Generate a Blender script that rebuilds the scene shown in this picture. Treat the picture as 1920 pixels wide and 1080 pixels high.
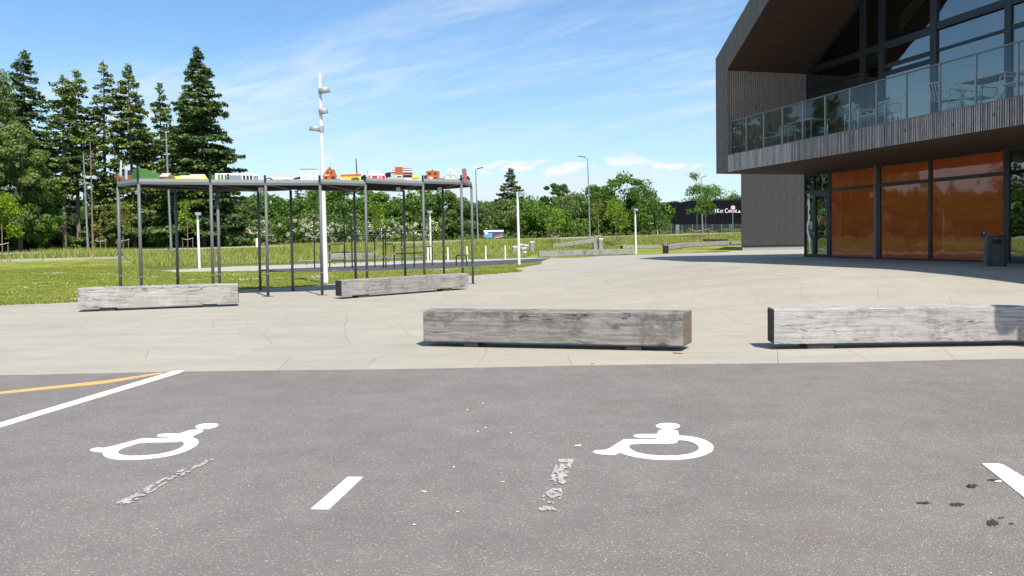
import bpy, bmesh, math, random
import numpy as np
from mathutils import Vector, Matrix, noise as mnoise
from mathutils.geometry import tessellate_polygon
SC = bpy.context.scene
for o in list(bpy.data.objects): bpy.data.objects.remove(o)
COL = SC.collection
rad = math.radians
random.seed(7)
# ------------------------------------------------------------------ camera
P_, R_, F_, CZ, SY = rad(1.65), rad(0.77), 1480.0, 1.5, -50.4
cam = bpy.data.objects.new('camera', bpy.data.cameras.new('camera')); COL.objects.link(cam)
cam.data.sensor_width = 36; cam.data.lens = F_ / 1920 * 36; cam.data.shift_y = SY / 1920
cam.data.clip_start = .1; cam.data.clip_end = 6000
CM = Matrix.Rotation(math.pi / 2 - P_, 4, 'X') @ Matrix.Rotation(-R_, 4, 'Z')
cam.matrix_world = Matrix.Translation((0, 0, CZ)) @ CM
SC.camera = cam
# ------------------------------------------------------------------ light
SUN_EL, SUN_AZ = rad(56), rad(153.5)          # azimuth clockwise from +Y
sd = Vector((math.sin(SUN_AZ) * math.cos(SUN_EL), math.cos(SUN_AZ) * math.cos(SUN_EL), math.sin(SUN_EL)))
sun = bpy.data.objects.new('sun', bpy.data.lights.new('sun', 'SUN')); COL.objects.link(sun)
sun.data.energy = 4.2; sun.data.angle = rad(.53); sun.data.color = (1, .945, .86)
sun.rotation_euler = sd.to_track_quat('Z', 'Y').to_euler()
SC.view_settings.view_transform = 'Standard'; SC.view_settings.look = 'None'
SC.view_settings.gamma = 1; SC.view_settings.use_curve_mapping = False
SC.view_settings.exposure = 0.70
# ------------------------------------------------------------------ node helper
class NT:
    def __init__(s, tree): s.t = tree; s.t.nodes.clear()
    def n(s, typ, ins=None, **kw):
        nd = s.t.nodes.new(typ)
        for k, v in kw.items(): setattr(nd, k, v)
        for k, v in (ins or {}).items():
            i = nd.inputs[k]
            if hasattr(v, 'is_output') or isinstance(v, bpy.types.NodeSocket): s.t.links.new(v, i)
            else: i.default_value = v
        return nd
    def noise(s, vec, scale, detail=4, rough=.55, dist=0, col=False):
        nd = s.n('ShaderNodeTexNoise', {'Scale': scale, 'Detail': detail, 'Roughness': rough, 'Distortion': dist})
        if vec is not None: s.t.links.new(vec, nd.inputs['Vector'])
        return nd.outputs['Color' if col else 'Fac']
    def ramp(s, fac, stops, interp='LINEAR'):
        nd = s.n('ShaderNodeValToRGB', {'Fac': fac}); r = nd.color_ramp; r.interpolation = interp
        while len(r.elements) < len(stops): r.elements.new(.5)
        for e, (p, c) in zip(r.elements, stops):
            e.position = p; e.color = (c, c, c, 1) if isinstance(c, (int, float)) else (*c, 1)
        return nd.outputs['Color']
    def mix(s, f, a, b, mode='MIX'):
        nd = s.n('ShaderNodeMix', data_type='RGBA', blend_type=mode)
        for i, v in ((0, f), (6, a), (7, b)):
            if isinstance(v, bpy.types.NodeSocket): s.t.links.new(v, nd.inputs[i])
            elif i and not hasattr(v, '__len__'): nd.inputs[i].default_value = (v, v, v, 1)
            elif i: nd.inputs[i].default_value = (*v[:3], 1)
            else: nd.inputs[i].default_value = v
        return nd.outputs[2]
    def math(s, op, a, b=0., c=0., clamp=False):
        nd = s.n('ShaderNodeMath', operation=op, use_clamp=clamp)
        for i, v in enumerate((a, b, c)):
            if isinstance(v, bpy.types.NodeSocket): s.t.links.new(v, nd.inputs[i])
            else: nd.inputs[i].default_value = v
        return nd.outputs[0]
    def mapr(s, v, a, b, c=0., d=1., smooth=True):
        nd = s.n('ShaderNodeMapRange', {'Value': v, 'From Min': a, 'From Max': b, 'To Min': c, 'To Max': d})
        if smooth: nd.interpolation_type = 'SMOOTHSTEP'
        return nd.outputs[0]
    def mapping(s, vec, scale=(1, 1, 1), rot=(0, 0, 0), loc=(0, 0, 0)):
        nd = s.n('ShaderNodeMapping', {'Vector': vec}); nd.inputs['Scale'].default_value = scale
        nd.inputs['Rotation'].default_value = rot; nd.inputs['Location'].default_value = loc
        return nd.outputs[0]
# ------------------------------------------------------------------ world
W = bpy.data.worlds.new('World'); SC.world = W; W.use_nodes = True
w = NT(W.node_tree)
sky = w.n('ShaderNodeTexSky', sky_type='NISHITA', sun_disc=False, sun_elevation=SUN_EL, sun_rotation=SUN_AZ,
          air_density=1.25, dust_density=.15, ozone_density=4.0)
tc = w.n('ShaderNodeTexCoord').outputs['Generated']
sep = w.n('ShaderNodeSeparateXYZ', {'Vector': tc})
X, Y, Z = sep.outputs
zc = w.math('MAXIMUM', Z, .0)
den = w.math('ADD', zc, .10)
pl = w.n('ShaderNodeCombineXYZ', {'X': w.math('DIVIDE', X, den), 'Y': w.math('DIVIDE', Y, den), 'Z': 0.}).outputs[0]
rotv = w.mapping(pl, rot=(0, 0, rad(38)))
c1 = w.noise(w.mapping(rotv, scale=(.20, .80, 1), loc=(1.3, 4.15, 0)), 1.0, 9, .62, .55)
c2 = w.noise(w.mapping(rotv, scale=(.6, 1.8, 1), loc=(7, 3, 0)), 2.6, 8, .65, 1.2)
c3 = w.noise(w.mapping(pl, scale=(.35, .35, 1), loc=(2, 9, 0)), 1.0, 3, .5, .2)
cir = w.math('MULTIPLY', w.mapr(c1, .44, .64), w.mapr(c2, .30, .70, .22, 1.))
cir = w.math('MULTIPLY', cir, w.mapr(c3, .30, .60, .30, 1.))
veil = w.mapr(Z, .0, .26, .46, .02)
cirf = w.math('ADD', w.math('MULTIPLY', cir, 1.05), w.math('MULTIPLY', veil, w.mapr(c3, .2, .8, .6, 1.3)), clamp=True)
# small cumulus low over the horizon
azv = w.math('ARCTAN2', X, Y)
cv = w.n('ShaderNodeCombineXYZ', {'X': azv, 'Y': w.math('MULTIPLY', Z, 3.1), 'Z': 0.}).outputs[0]
q1 = w.noise(w.mapping(cv, loc=(3.47, .4, 0)), 14., 7, .52, .15)
q2 = w.noise(w.mapping(cv, loc=(3.47, .34, 0)), 9.5, 3, .5, .15)
band = w.math('MULTIPLY', w.mapr(Z, .052, .068), w.mapr(Z, .115, .085))
cum = w.math('MULTIPLY', w.mapr(q1, .585, .65), band)
bg1 = w.n('ShaderNodeBackground', {'Color': w.mix(1., sky.outputs[0], (.73, .90, 1.06), 'MULTIPLY'), 'Strength': .098})
cirC = w.n('ShaderNodeBackground', {'Color': (.78, .90, 1.0, 1), 'Strength': .62})
cumC = w.n('ShaderNodeBackground', {'Color': w.mix(w.mapr(Z, .055, .085), (.62, .70, .82), (1., .99, .98)), 'Strength': .62})
m1 = w.n('ShaderNodeMixShader', {0: cirf, 1: bg1.outputs[0], 2: cirC.outputs[0]})
m2 = w.n('ShaderNodeMixShader', {0: w.math('MULTIPLY', cum, .9), 1: m1.outputs[0], 2: cumC.outputs[0]})
w.n('ShaderNodeOutputWorld', {'Surface': m2.outputs[0]})
# ------------------------------------------------------------------ placing helpers
def ray(px, py):
    d = CM.to_3x3() @ Vector(((px - 960) / F_, (540 - py + SY) / F_, -1.0)); return d / d.y
def sm(a, b, t):
    t = min(1, max(0, (t - a) / (b - a))); return t * t * (3 - 2 * t)
def h(x, y):
    st = 93 + .73 * x; v = y - st
    z = .53 * sm(11.5, 22, y) * sm(1, 8, x) * (1 - sm(36, 70, y))
    return z + max(.3, 1.3 + .0145 * x) * sm(-22, -3, v)
def at_z(px, py, z):
    d = ray(px, py); t = (z - CZ) / d.z; return Vector((d.x * t, t, z))
def at_h(px, py, far=220):
    d = ray(px, py); t = 3.0
    while t < far:
        if CZ + d.z * t < h(d.x * t, t): break
        t += .1 + t * .002
    return Vector((d.x * t, t, h(d.x * t, t)))
def at_y(px, py, y):
    d = ray(px, py); return Vector((d.x * y, y, CZ + d.z * y))
def at_pl(px, py, p0, n):
    d = ray(px, py); o = Vector((0, 0, CZ)); return o + d * ((p0 - o).dot(n) / d.dot(n))
# ------------------------------------------------------------------ objects helpers
def tag(o, label=None, cat=None, group=None, kind=None):
    if label: o['label'] = label
    if cat: o['category'] = cat
    if group: o['group'] = group
    if kind: o['kind'] = kind
    return o
def thing(name, label, cat, loc=(0, 0, 0), rz=0, group=None):
    o = bpy.data.objects.new(name, None); COL.objects.link(o); o.empty_display_size = .2
    o.location = loc; o.rotation_euler = (0, 0, rz); return tag(o, label, cat, group)
def link(name, me, mat=None, parent=None):
    if mat: me.materials.append(mat)
    o = bpy.data.objects.new(name, me); COL.objects.link(o)
    if parent is not None: o.parent = parent
    return o
def copy_tree(o, parent=None):
    c = o.copy(); COL.objects.link(c); c.parent = parent
    for ch in o.children: copy_tree(ch, c)
    return c
class MB:
    def __init__(s): s.v = []; s.f = []
    def add(s, vs, fs):
        b = len(s.v); s.v += [tuple(v) for v in vs]; s.f += [tuple(i + b for i in f) for f in fs]; return s
    def box(s, c, d, rz=0, rx=0, ry=0):
        m = Matrix.Translation(c) @ Matrix.Rotation(rz, 4, 'Z') @ Matrix.Rotation(ry, 4, 'Y') @ Matrix.Rotation(rx, 4, 'X')
        vs = [m @ Vector((x * d[0] / 2, y * d[1] / 2, z * d[2] / 2)) for x in (-1, 1) for y in (-1, 1) for z in (-1, 1)]
        return s.add(vs, [(0, 1, 3, 2), (4, 6, 7, 5), (0, 4, 5, 1), (2, 3, 7, 6), (0, 2, 6, 4), (1, 5, 7, 3)])
    def tube(s, a, b, r, r2=None, n=8):
        a = Vector(a); b = Vector(b); r2 = r if r2 is None else r2
        q = (b - a).to_track_quat('Z', 'Y'); vs = []
        for p, rr in ((a, r), (b, r2)):
            vs += [p + q @ Vector((rr * math.cos(2 * math.pi * i / n), rr * math.sin(2 * math.pi * i / n), 0)) for i in range(n)]
        return s.add(vs, [(i, (i + 1) % n, n + (i + 1) % n, n + i) for i in range(n)] + [tuple(range(n - 1, -1, -1)), tuple(range(n, 2 * n))])
    def path(s, pts, r, n=6):
        for a, b in zip(pts[:-1], pts[1:]): s.tube(a, b, r, n=n)
        return s
    def prism(s, poly, vec):                       # poly: 3D points, extruded along vec
        n = len(poly); vec = Vector(vec); a = [Vector(p) for p in poly]
        tri = tessellate_polygon([a]); vs = a + [p + vec for p in a]
        fs = [tuple(t) for t in tri] + [tuple(i + n for i in reversed(t)) for t in tri]
        fs += [(i, (i + 1) % n, n + (i + 1) % n, n + i) for i in range(n)]
        return s.add(vs, fs)
    def quad(s, a, b, c, d): return s.add([a, b, c, d], [(0, 1, 2, 3)])
    def lathe(s, c, prof, n=20, axis=None):        # prof: (r, z)
        q = Vector(axis).to_track_quat('Z', 'Y') if axis is not None else Matrix.Identity(3).to_quaternion(); c = Vector(c)
        vs = [c + q @ Vector((r * math.cos(2 * math.pi * i / n), r * math.sin(2 * math.pi * i / n), z)) for r, z in prof for i in range(n)]
        fs = [(k * n + i, k * n + (i + 1) % n, (k + 1) * n + (i + 1) % n, (k + 1) * n + i) for k in range(len(prof) - 1) for i in range(n)]
        fs += [tuple(range(n - 1, -1, -1)), tuple(range((len(prof) - 1) * n, len(prof) * n))]
        return s.add(vs, fs)
    def build(s, name, mat, parent=None, world=False, smooth=False, bevel=0):
        me = bpy.data.meshes.new(name)
        off = parent.location if (world and parent is not None) else None
        pp = parent
        if world and parent is not None and parent.parent is not None: off = parent.parent.location
        vs = s.v if off is None else [(v[0] - off[0], v[1] - off[1], v[2] - off[2]) for v in s.v]
        me.from_pydata(vs, [], s.f)
        bm = bmesh.new(); bm.from_mesh(me); bmesh.ops.recalc_face_normals(bm, faces=bm.faces)
        if bevel: bmesh.ops.bevel(bm, geom=bm.edges[:], offset=bevel, segments=1, affect='EDGES')
        bm.to_mesh(me); bm.free()
        if smooth: me.shade_smooth()
        return link(name, me, mat, parent)
def npmesh(name, V, Fc, mat, parent=None):          # V (n,3), Fc (m,k)
    me = bpy.data.meshes.new(name); V = np.asarray(V, dtype=np.float32); Fc = np.asarray(Fc, dtype=np.int32)
    m, k = Fc.shape
    me.vertices.add(len(V)); me.vertices.foreach_set('co', V.ravel())
    me.loops.add(m * k); me.loops.foreach_set('vertex_index', Fc.ravel())
    me.polygons.add(m); me.polygons.foreach_set('loop_start', np.arange(0, m * k, k, dtype=np.int32))
    me.update(calc_edges=True); me.validate()
    return link(name, me, mat, parent)
def sheet(name, poly, dz, mat, res=2.0, kind='structure', parent=None):      # flat region following the ground
    bm = bmesh.new(); vs = [bm.verts.new((p[0], p[1], 0)) for p in poly]; V3 = [Vector((p[0], p[1], 0)) for p in poly]
    for t_ in tessellate_polygon([V3]):
        if abs((V3[t_[1]] - V3[t_[0]]).cross(V3[t_[2]] - V3[t_[0]]).z) > 1e-7: bm.faces.new([vs[k] for k in t_])
    for f in bm.faces:
        f.normal_update()
        if f.normal.z < 0: f.normal_flip()
    for ax in (0, 1):
        lo = min(p[ax] for p in poly); hi = max(p[ax] for p in poly); c = math.floor(lo / res) * res + res
        while c < hi:
            co = [0, 0, 0]; co[ax] = c; no = [0, 0, 0]; no[ax] = 1
            bmesh.ops.bisect_plane(bm, geom=bm.verts[:] + bm.edges[:] + bm.faces[:], plane_co=co, plane_no=no, dist=1e-4); c += res
    for v in bm.verts: v.co.z = h(v.co.x, v.co.y) + dz
    me = bpy.data.meshes.new(name); bm.to_mesh(me); bm.free()
    o = link(name, me, mat, parent)
    return tag(o, kind=kind) if kind else o
# ------------------------------------------------------------------ materials
def mat(name):
    m = bpy.data.materials.new(name); m.use_nodes = True; return m, NT(m.node_tree)
def out(t, bsdf, disp=None): t.n('ShaderNodeOutputMaterial', {'Surface': bsdf})
def simple(name, col, rough=.5, metal=0., spec=.5, nscale=6., namp=.12, bump=0.):
    m, t = mat(name); oc = t.n('ShaderNodeTexCoord').outputs['Object']
    nz = t.noise(oc, nscale, 5, .6)
    c = t.mix(nz, tuple(x * (1 - namp) for x in col), tuple(min(1, x * (1 + namp)) for x in col))
    b = t.n('ShaderNodeBsdfPrincipled', {'Base Color': c, 'Roughness': t.mapr(nz, .3, .7, max(0, rough - .06), min(1, rough + .06)), 'Metallic': metal, 'Specular IOR Level': spec})
    if bump: t.t.links.new(t.n('ShaderNodeBump', {'Height': t.noise(oc, nscale * 8, 4), 'Strength': bump, 'Distance': .01}).outputs[0], b.inputs['Normal'])
    out(t, b.outputs[0]); return m
M = {}
def m_asphalt():
    m, t = mat('asphalt'); oc = t.n('ShaderNodeTexCoord').outputs['Object']
    v = t.n('ShaderNodeTexVoronoi', {'Vector': oc, 'Scale': 95.}); vd, vc = v.outputs['Distance'], v.outputs['Color']
    g = t.n('ShaderNodeSeparateColor', {'Color': vc}).outputs[0]
    base = t.mix(t.noise(oc, 70, 4, .7), (.125, .119, .115), (.225, .216, .209))
    stones = t.mapr(g, .70, 1., 0., 1.); core = t.mapr(vd, .55, .25)
    c = t.mix(t.math('MULTIPLY', t.math('MULTIPLY', stones, core), .85), base, (.42, .405, .39))
    v2 = t.n('ShaderNodeTexVoronoi', {'Vector': oc, 'Scale': 34.}); g2 = t.n('ShaderNodeSeparateColor', {'Color': v2.outputs['Color']}).outputs[1]
    sp = t.math('MULTIPLY', t.mapr(g2, .95, .97), t.mapr(v2.outputs['Distance'], .20, .10))
    c = t.mix(sp, c, (.60, .58, .56))
    big = t.noise(oc, .55, 5, .6); mid = t.noise(oc, 3.0, 5, .65)
    c = t.mix(1., c, t.ramp(big, [(.3, (.89, .875, .87)), (.5, (1, .985, .975)), (.72, (1.10, 1.09, 1.08))]), 'MULTIPLY')
    c = t.mix(1., c, t.ramp(mid, [(.3, .90), (.7, 1.10)]), 'MULTIPLY')
    red = t.mapr(t.noise(t.mapping(oc, loc=(5, 2, 0)), 1.1, 4, .6), .60, .72); c = t.mix(t.math('MULTIPLY', red, .30), c, (.20, .15, .13)); c = t.mix(1., c, (1.04, .985, .91), 'MULTIPLY')
    b = t.n('ShaderNodeBsdfPrincipled', {'Base Color': c, 'Roughness': t.mapr(g, 0, 1, .62, .9), 'Specular IOR Level': .45})
    hh = t.math('ADD', t.math('MULTIPLY', vd, -1.), t.noise(oc, 180, 3))
    t.t.links.new(t.n('ShaderNodeBump', {'Height': hh, 'Strength': .75, 'Distance': .006}).outputs[0], b.inputs['Normal'])
    out(t, b.outputs[0]); return m
def m_concrete(name, tint=(1, 1, 1)):
    m, t = mat(name); g = t.n('ShaderNodeNewGeometry'); oc = g.outputs['Position']
    r = g.outputs['Random Per Island']; ob = t.n('ShaderNodeObjectInfo').outputs['Random']
    rr = t.math('FRACT', t.math('ADD', r, ob))
    n1 = t.noise(oc, .30, 5, .6); n2 = t.noise(oc, 2.2, 6, .65); n3 = t.noise(oc, 60, 4, .7)
    sk = t.noise(t.mapping(oc, scale=(.25, 1.1, 1), rot=(0, 0, .15)), 1.2, 6, .65, .4)
    c = t.mix(n1, (.318, .290, .236), (.372, .342, .280)); c = t.mix(1., c, t.ramp(sk, [(.30, (.90, .90, .91)), (.5, (1, 1, 1)), (.7, (1.05, 1.045, 1.03))]), 'MULTIPLY')
    c = t.mix(1., c, t.ramp(rr, [(0, (.97, .97, .968)), (.5, (1, 1, 1)), (1, (1.03, 1.025, 1.02))]), 'MULTIPLY')
    c = t.mix(1., c, t.ramp(n2, [(.25, .93), (.75, 1.07)]), 'MULTIPLY')
    c = t.mix(1., c, t.ramp(n3, [(.2, .88), (.8, 1.12)]), 'MULTIPLY')
    st = t.mapr(t.noise(t.mapping(oc, loc=(9, 1, 0)), .8, 6, .7), .60, .78); c = t.mix(t.math('MULTIPLY', st, .28), c, (.24, .225, .20))
    dots = t.n('ShaderNodeTexVoronoi', {'Vector': oc, 'Scale': 2.2, 'Randomness': 1.}); d = t.mapr(dots.outputs['Distance'], .035, .02)
    c = t.mix(t.math('MULTIPLY', d, .45), c, (.16, .14, .12))
    c = t.mix(1., c, tint, 'MULTIPLY')
    b = t.n('ShaderNodeBsdfPrincipled', {'Base Color': c, 'Roughness': .88, 'Specular IOR Level': .25})
    t.t.links.new(t.n('ShaderNodeBump', {'Height': t.noise(oc, 45, 5, .7), 'Strength': .35, 'Distance': .006}).outputs[0], b.inputs['Normal'])
    out(t, b.outputs[0]); return m
def m_joint():
    m, t = mat('joint_sand'); oc = t.n('ShaderNodeNewGeometry').outputs['Position']
    k = t.mapr(t.noise(oc, 1.3, 4, .7), .60, .68); c = t.mix(k, (.66, .62, .54), (.30, .27, .22))
    out(t, t.n('ShaderNodeBsdfPrincipled', {'Base Color': c, 'Roughness': .95}).outputs[0]); return m
def m_grass(name, a, b_, c_, sc=1.):
    m, t = mat(name); oc = t.n('ShaderNodeNewGeometry').outputs['Position']
    n1 = t.noise(oc, .16 * sc, 6, .62, .4); n2 = t.noise(oc, 2.2 * sc, 6, .7); n3 = t.noise(t.mapping(oc, scale=(.35, 1.2, 1)), .6, 4, .6)
    c = t.ramp(n1, [(.30, a), (.5, b_), (.70, c_)]); c = t.mix(1., c, t.ramp(n2, [(.25, .6), (.75, 1.4)]), 'MULTIPLY')
    c = t.mix(1., c, t.ramp(n3, [(.3, .72), (.7, 1.24)]), 'MULTIPLY'); c = t.mix(t.math('MULTIPLY', t.mapr(t.noise(t.mapping(oc, loc=(4, 7, 0)), .45, 6, .7), .60, .70), .45), c, (.24, .20, .11))
    bs = t.n('ShaderNodeBsdfPrincipled', {'Base Color': c, 'Roughness': .9, 'Specular IOR Level': .15})
    t.t.links.new(t.n('ShaderNodeBump', {'Height': t.noise(oc, 14, 6, .75), 'Strength': 1., 'Distance': .06}).outputs[0], bs.inputs['Normal'])
    out(t, bs.outputs[0]); return m
def m_leaf(name, a, b_, c_, trans=.42, rough=.55, var=.30):
    m, t = mat(name); g = t.n('ShaderNodeNewGeometry'); r = g.outputs['Random Per Island']; oi = t.n('ShaderNodeObjectInfo').outputs['Random']
    n = t.noise(g.outputs['Position'], .55, 4, .6)
    c = t.ramp(t.math('ADD', t.math('MULTIPLY', n, .6), t.math('MULTIPLY', r, .4)), [(.32, a), (.5, b_), (.68, c_)])
    c = t.mix(1., c, t.ramp(r, [(0, 1 - var), (1, 1 + var)]), 'MULTIPLY')
    c = t.mix(1., c, t.ramp(oi, [(0, (.86, .9, .86)), (1, (1.14, 1.08, .98))]), 'MULTIPLY')
    bs = t.n('ShaderNodeBsdfPrincipled', {'Base Color': c, 'Roughness': rough, 'Specular IOR Level': .3})
    tr = t.n('ShaderNodeBsdfTranslucent', {'Color': t.mix(1., c, (1.3, 1.35, .5), 'MULTIPLY')})
    out(t, t.n('ShaderNodeMixShader', {0: trans, 1: bs.outputs[0], 2: tr.outputs[0]}).outputs[0]); return m
def m_bark(name, a, b_):
    m, t = mat(name); oc = t.n('ShaderNodeTexCoord').outputs['Object']
    n = t.noise(t.mapping(oc, scale=(4, 4, .8)), 2.5, 6, .7); c = t.mix(t.mapr(n, .3, .7), a, b_)
    out(t, t.n('ShaderNodeBsdfPrincipled', {'Base Color': c, 'Roughness': .9}).outputs[0]); return m
def m_timber(name, lo, hi, crack=.8, blot=.8):
    m, t = mat(name); oc = t.n('ShaderNodeTexCoord').outputs['Object']; oi = t.n('ShaderNodeObjectInfo').outputs['Random']
    off = t.n('ShaderNodeCombineXYZ', {'X': t.math('MULTIPLY', oi, 37.), 'Y': t.math('MULTIPLY', oi, 11.), 'Z': t.math('MULTIPLY', oi, 5.)}).outputs[0]
    p = t.n('ShaderNodeVectorMath', {0: oc, 1: off}, operation='ADD').outputs[0]
    warp = t.n('ShaderNodeVectorMath', {0: t.noise(t.mapping(p, scale=(1, 1.2, 1.8)), 1.3, 3, .5, col=True), 1: (.5, .5, .5)}, operation='SUBTRACT').outputs[0]
    wv = t.n('ShaderNodeVectorMath', {0: warp, 1: (.2, .16, .16)}, operation='MULTIPLY').outputs[0]
    pw = t.n('ShaderNodeVectorMath', {0: p, 1: wv}, operation='ADD').outputs[0]
    g1 = t.noise(t.mapping(pw, scale=(.5, 12, 12)), 2.2, 7, .68)
    g2 = t.noise(t.mapping(pw, scale=(1.2, 60, 60)), 2., 5, .7)
    big = t.noise(p, 1.5, 5, .65)
    c = t.mix(t.mapr(g1, .3, .7), lo, hi)
    c = t.mix(1., c, t.ramp(g2, [(.25, .86), (.75, 1.12)]), 'MULTIPLY')
    bl = t.math('MULTIPLY', t.mapr(big, .56 - .07 * blot, .68 - .07 * blot), t.mapr(t.noise(p, 9, 6, .75), .38, .58))
    c = t.mix(t.math('MULTIPLY', bl, .52 * blot, ), c, (.135, .118, .102))
    wh = t.math('MULTIPLY', t.mapr(t.noise(t.mapping(p, loc=(3, 8, 1)), 2.2, 5, .7), .55, .7), .4); c = t.mix(wh, c, tuple(min(.8, x * 1.22) for x in hi))
    # long drying cracks: thin iso-lines of a stretched field
    cr = t.noise(t.mapping(pw, scale=(.28, 4.2, 4.2)), 1.6, 3, .45, .15)
    line = t.mapr(t.math('ABSOLUTE', t.math('SUBTRACT', cr, .5)), .0, .0075, 1., 0.)
    line2 = t.mapr(t.math('ABSOLUTE', t.math('SUBTRACT', t.noise(t.mapping(pw, scale=(.5, 9, 9), loc=(4, 4, 4)), 1.6, 4, .5, .2), .47)), .0, .010, 1., 0.)
    gate = t.mapr(t.noise(t.mapping(p, scale=(.8, 2, 2), loc=(7, 2, 5)), 1.8, 3, .5), .42, .56)
    ck = t.math('MAXIMUM', t.math('MULTIPLY', line, gate), t.math('MULTIPLY', line2, t.math('MULTIPLY', gate, .6)))
    c = t.mix(t.math('MULTIPLY', ck, crack), c, (.035, .03, .027))
    kn = t.n('ShaderNodeTexVoronoi', {'Vector': t.mapping(pw, scale=(1, 1.5, 2.2)), 'Scale': 1.1}); kd = kn.outputs['Distance']
    c = t.mix(t.math('MULTIPLY', t.mapr(kd, .12, .04), .7 * blot), c, (.10, .08, .065))
    b = t.n('ShaderNodeBsdfPrincipled', {'Base Color': c, 'Roughness': .85, 'Specular IOR Level': .2})
    hh = t.math('SUBTRACT', t.math('ADD', t.math('MULTIPLY', g1, .5), t.math('MULTIPLY', g2, .3)), t.math('MULTIPLY', ck, 1.5))
    t.t.links.new(t.n('ShaderNodeBump', {'Height': hh, 'Strength': .6, 'Distance': .012}).outputs[0], b.inputs['Normal'])
    out(t, b.outputs[0]); return m
def m_board(name, lo, hi, knots=.6):                # vertical cladding boards, one tone per board
    m, t = mat(name); g = t.n('ShaderNodeNewGeometry'); r = g.outputs['Random Per Island']; oc = g.outputs['Position']
    rv = t.n('ShaderNodeCombineXYZ', {'X': t.math('MULTIPLY', r, 50.), 'Y': 0., 'Z': t.math('MULTIPLY', r, 31.)}).outputs[0]
    p = t.n('ShaderNodeVectorMath', {0: oc, 1: rv}, operation='ADD').outputs[0]
    n = t.noise(t.mapping(p, scale=(14, 14, 1.1)), 2.5, 5, .7); c = t.mix(t.mapr(n, .3, .7), lo, hi)
    c = t.mix(1., c, t.ramp(r, [(0, .72), (.5, 1.), (1, 1.28)]), 'MULTIPLY')
    k = t.math('MULTIPLY', t.mapr(t.noise(t.mapping(p, scale=(3, 3, 2)), 3., 2, .5), .66, .72), knots); c = t.mix(k, c, (.02, .018, .018))
    b = t.n('ShaderNodeBsdfPrincipled', {'Base Color': c, 'Roughness': .8, 'Specular IOR Level': .25})
    t.t.links.new(t.n('ShaderNodeBump', {'Height': n, 'Strength': .4, 'Distance': .006}).outputs[0], b.inputs['Normal'])
    out(t, b.outputs[0]); return m
def m_glass(name, tint, refl, wob=.0, base=1.5):
    m, t = mat(name); oc = t.n('ShaderNodeNewGeometry').outputs['Position']
    nb = t.n('ShaderNodeBump', {'Height': t.noise(oc, 1.1, 2, .4), 'Strength': wob, 'Distance': .02}).outputs[0]
    gl = t.n('ShaderNodeBsdfGlossy', {'Color': (.90, .93, .94, 1), 'Roughness': .01, 'Normal': nb})
    tr = t.n('ShaderNodeBsdfTransparent', {'Color': (*tint, 1)})
    lw = t.n('ShaderNodeLayerWeight', {'Blend': .5, 'Normal': nb}).outputs['Facing']; fr = t.math('ADD', t.math('MULTIPLY', t.math('POWER', lw, 5.), .96), .04)
    out(t, t.n('ShaderNodeMixShader', {0: t.math('ADD', t.math('MULTIPLY', fr, .85), refl, clamp=True), 1: tr.outputs[0], 2: gl.outputs[0]}).outputs[0]); return m
def m_paint(name, col, lo, hi):
    m, t = mat(name); oc = t.n('ShaderNodeNewGeometry').outputs['Position']
    n = t.noise(oc, 90, 5, .75); n2 = t.noise(oc, 5, 5, .7); k = t.mapr(t.math('ADD', n, t.math('MULTIPLY', t.math('SUBTRACT', n2, .5), .35)), lo, hi)
    c = t.mix(t.noise(oc, 3, 5, .65), tuple(x * .90 for x in col), tuple(min(.85, x * 1.05) for x in col)); c = t.mix(t.math('MULTIPLY', k, .8), c, (.17, .16, .155))
    b = t.n('ShaderNodeBsdfPrincipled', {'Base Color': c, 'Roughness': .65}); t.t.links.new(t.n('ShaderNodeBump', {'Height': t.noise(oc, 120, 4), 'Strength': .5, 'Distance': .004}).outputs[0], b.inputs['Normal'])
    out(t, b.outputs[0]); return m
def m_orange():
    m, t = mat('orange_panel_gloss'); oc = t.n('ShaderNodeNewGeometry').outputs['Position']
    n = t.noise(oc, 1.3, 5, .6); c = t.mix(n, (.39, .074, .017), (.49, .104, .027))
    nb = t.n('ShaderNodeBump', {'Height': t.noise(t.mapping(oc, scale=(1, 1, .35)), .9, 2, .4), 'Strength': .8, 'Distance': .02}).outputs[0]
    b = t.n('ShaderNodeBsdfPrincipled', {'Base Color': c, 'Roughness': .04, 'Specular IOR Level': .6, 'Coat Weight': .35, 'Coat Roughness': .02, 'Normal': nb})
    t.t.links.new(nb, b.inputs['Coat Normal']); out(t, b.outputs[0]); return m
M['asphalt'] = m_asphalt(); M['slab'] = m_concrete('concrete_slab'); M['joint'] = m_joint()
M['path'] = m_concrete('path_concrete', (1.12, 1.12, 1.15)); M['terrain'] = m_grass('terrain_grass', (.075, .115, .022), (.12, .16, .035), (.17, .19, .05))
M['lawn'] = m_grass('lawn_grass', (.150, .190, .032), (.215, .240, .046), (.300, .295, .075))
M['rubber'] = simple('rubber', (.055, .057, .065), .9, nscale=30, bump=.4)
M['paint'] = m_paint('road_paint', (.78, .78, .765), .60, .70); M['orangepaint'] = m_paint('orange_paint', (.62, .38, .13), .55, .66)
M['oldpaint'] = m_paint('old_paint', (.50, .475, .425), .44, .62)
M['oil'] = simple('oil', (.045, .041, .039), .5, nscale=60, namp=.7)
M['timberA'] = m_timber('timber_pale', (.285, .262, .245), (.445, .418, .395), .85, .95)
M['timberB'] = m_timber('timber_grey', (.22, .207, .197), (.37, .352, .335), .7, .9)
M['timberF'] = m_timber('timber_weathered', (.165, .150, .136), (.315, .292, .268), .95, 1.5)
M['timberE'] = simple('end_grain_dark', (.030, .025, .022), .8, nscale=14, namp=.4, bump=.5)
M['timberE2'] = m_timber('end_grain_brown', (.11, .085, .06), (.25, .20, .15), .9, 1.)
M['support'] = simple('support_block', (.09, .095, .085), .9)
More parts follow.
